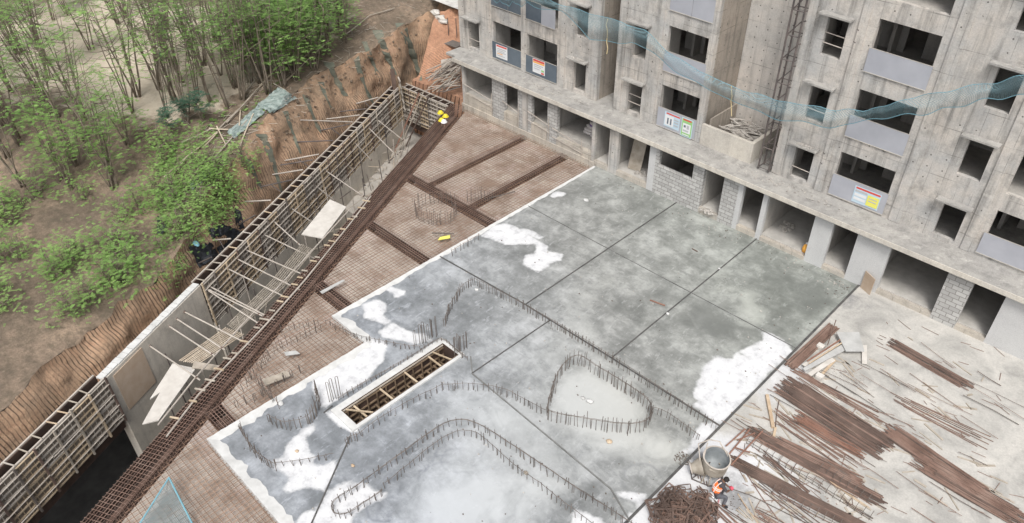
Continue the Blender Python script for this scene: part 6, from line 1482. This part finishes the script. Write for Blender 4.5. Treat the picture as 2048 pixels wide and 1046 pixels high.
drape('tarpaulin', 'large black tarpaulin hung behind the wall top', [(418,465),(450,455),(490,470),(440,512)], 'tarp', .15, 16, .3)
drape('tarpaulin', 'lower fold of black tarpaulin beside the wall top', [(380,500),(425,490),(440,515),(400,540)], 'tarp', .12, 12, .25)
drape('tarpaulin', 'black tarpaulin strip under the slope edge', [(470,420),(482,425),(490,460),(474,462)], 'tarp', .1, 8, .1)
drape('tarpaulin', 'dark sheet at the left border of the scrub', [(316,440),(335,435),(335,470),(316,475)], 'tarp', .15, 8, .2)
p = at_px(392,492); m = MB(); m.blob((p.x,p.y,p.z+.2), .45,.14,.1,3,.2,12,8); tag(base_of(m.build('blue_bag','net_rope',smooth=True)), 'bright blue bag lying on the soil by the tarpaulin', 'bag')
# pipe heap on the landing
m0 = None; lab = 'grey pipe in the jumbled stack beside the building corner'
for i in range(60):
    a = (rnd.uniform(850,895), rnd.uniform(140,185)); b = (a[0]+rnd.uniform(25,60), a[1]-rnd.uniform(2,38)); z = .55+rnd.uniform(0,.6)
    p, q = G(a[0],a[1],z), G(min(b[0],921),b[1],z+rnd.uniform(-.1,.2)); m = MB(); m.tube([tuple(p),tuple(q)], .03, 5); tag(base_of(m.build('scaffold_pipe', rnd.choice(('pipe','tim_grey','bar_grey','pipe')))), lab, 'pipe', 'pipes stacked on the landing')
t = thing('scaffold_stage', 'small dark scaffold stage beside the left building corner', 'scaffold', tuple(G(905,95,1.2)))
for dz in (1.5, 2.1, 2.7): a, b = G(897,84,dz), G(920,92,dz); MB().beam(tuple(a),tuple(b),.8,.05).build('platform','tim_grey' if dz < 2.5 else 'bar_grey',t)
for x, y in ((899,95),(904,80),(915,96)): p = G(x,y,1.0); MB().tube([(p.x,p.y,.5),(p.x,p.y,3.2)], .03,6).build('upright','pipe_dark',t)
for x, y, lb in ((872,28,'lowest'),(880,38,'middle'),(886,45,'highest')):
    p = hit(x, y); m = MB(); m.blob((p.x,p.y,p.z+.12), .42,.3,.2,x,.3,9,6); tag(base_of(m.build('broken_slab','board')), '%s broken concrete lump on the red slope' % lb, 'rubble lump', 'broken lumps on the red slope')
# blue net on the near mesh mat
m = MB(); uv = []
QA = [(340,955),(318,985),(300,1060),(388,1060)]
n = 12
for i in range(n+1):
    for j in range(n+1):
        u, v = i/n, j/n; a = Vector((338,955)).lerp(Vector((392,1062)), v); b = Vector((338,955)).lerp(Vector((270,1062)), v); q = a.lerp(b, u); p = G(q.x, q.y, .35*(1-v)**1.0+.04+.06*mnoise.noise(Vector((u*5,v*5,1)))); m.v.append(tuple(p)); uv.append((p.x, p.y))
for i in range(n):
    for j in range(n): k = i*(n+1)+j; m.f.append((k, k+1, k+n+2, k+n+1))
t = thing('debris_net', 'blue net spread over the mesh in the near left corner', 'net', tuple(G(340,1000)))
m.build('mesh', 'net', t, uv=uv); MB().tube([m.v[j] for j in range(n+1)], .03, 6).build('edge_rope', 'net_rope', t); MB().tube([m.v[n*(n+1)+j] for j in range(n+1)], .03, 6).build('edge_rope', 'net_rope', t)
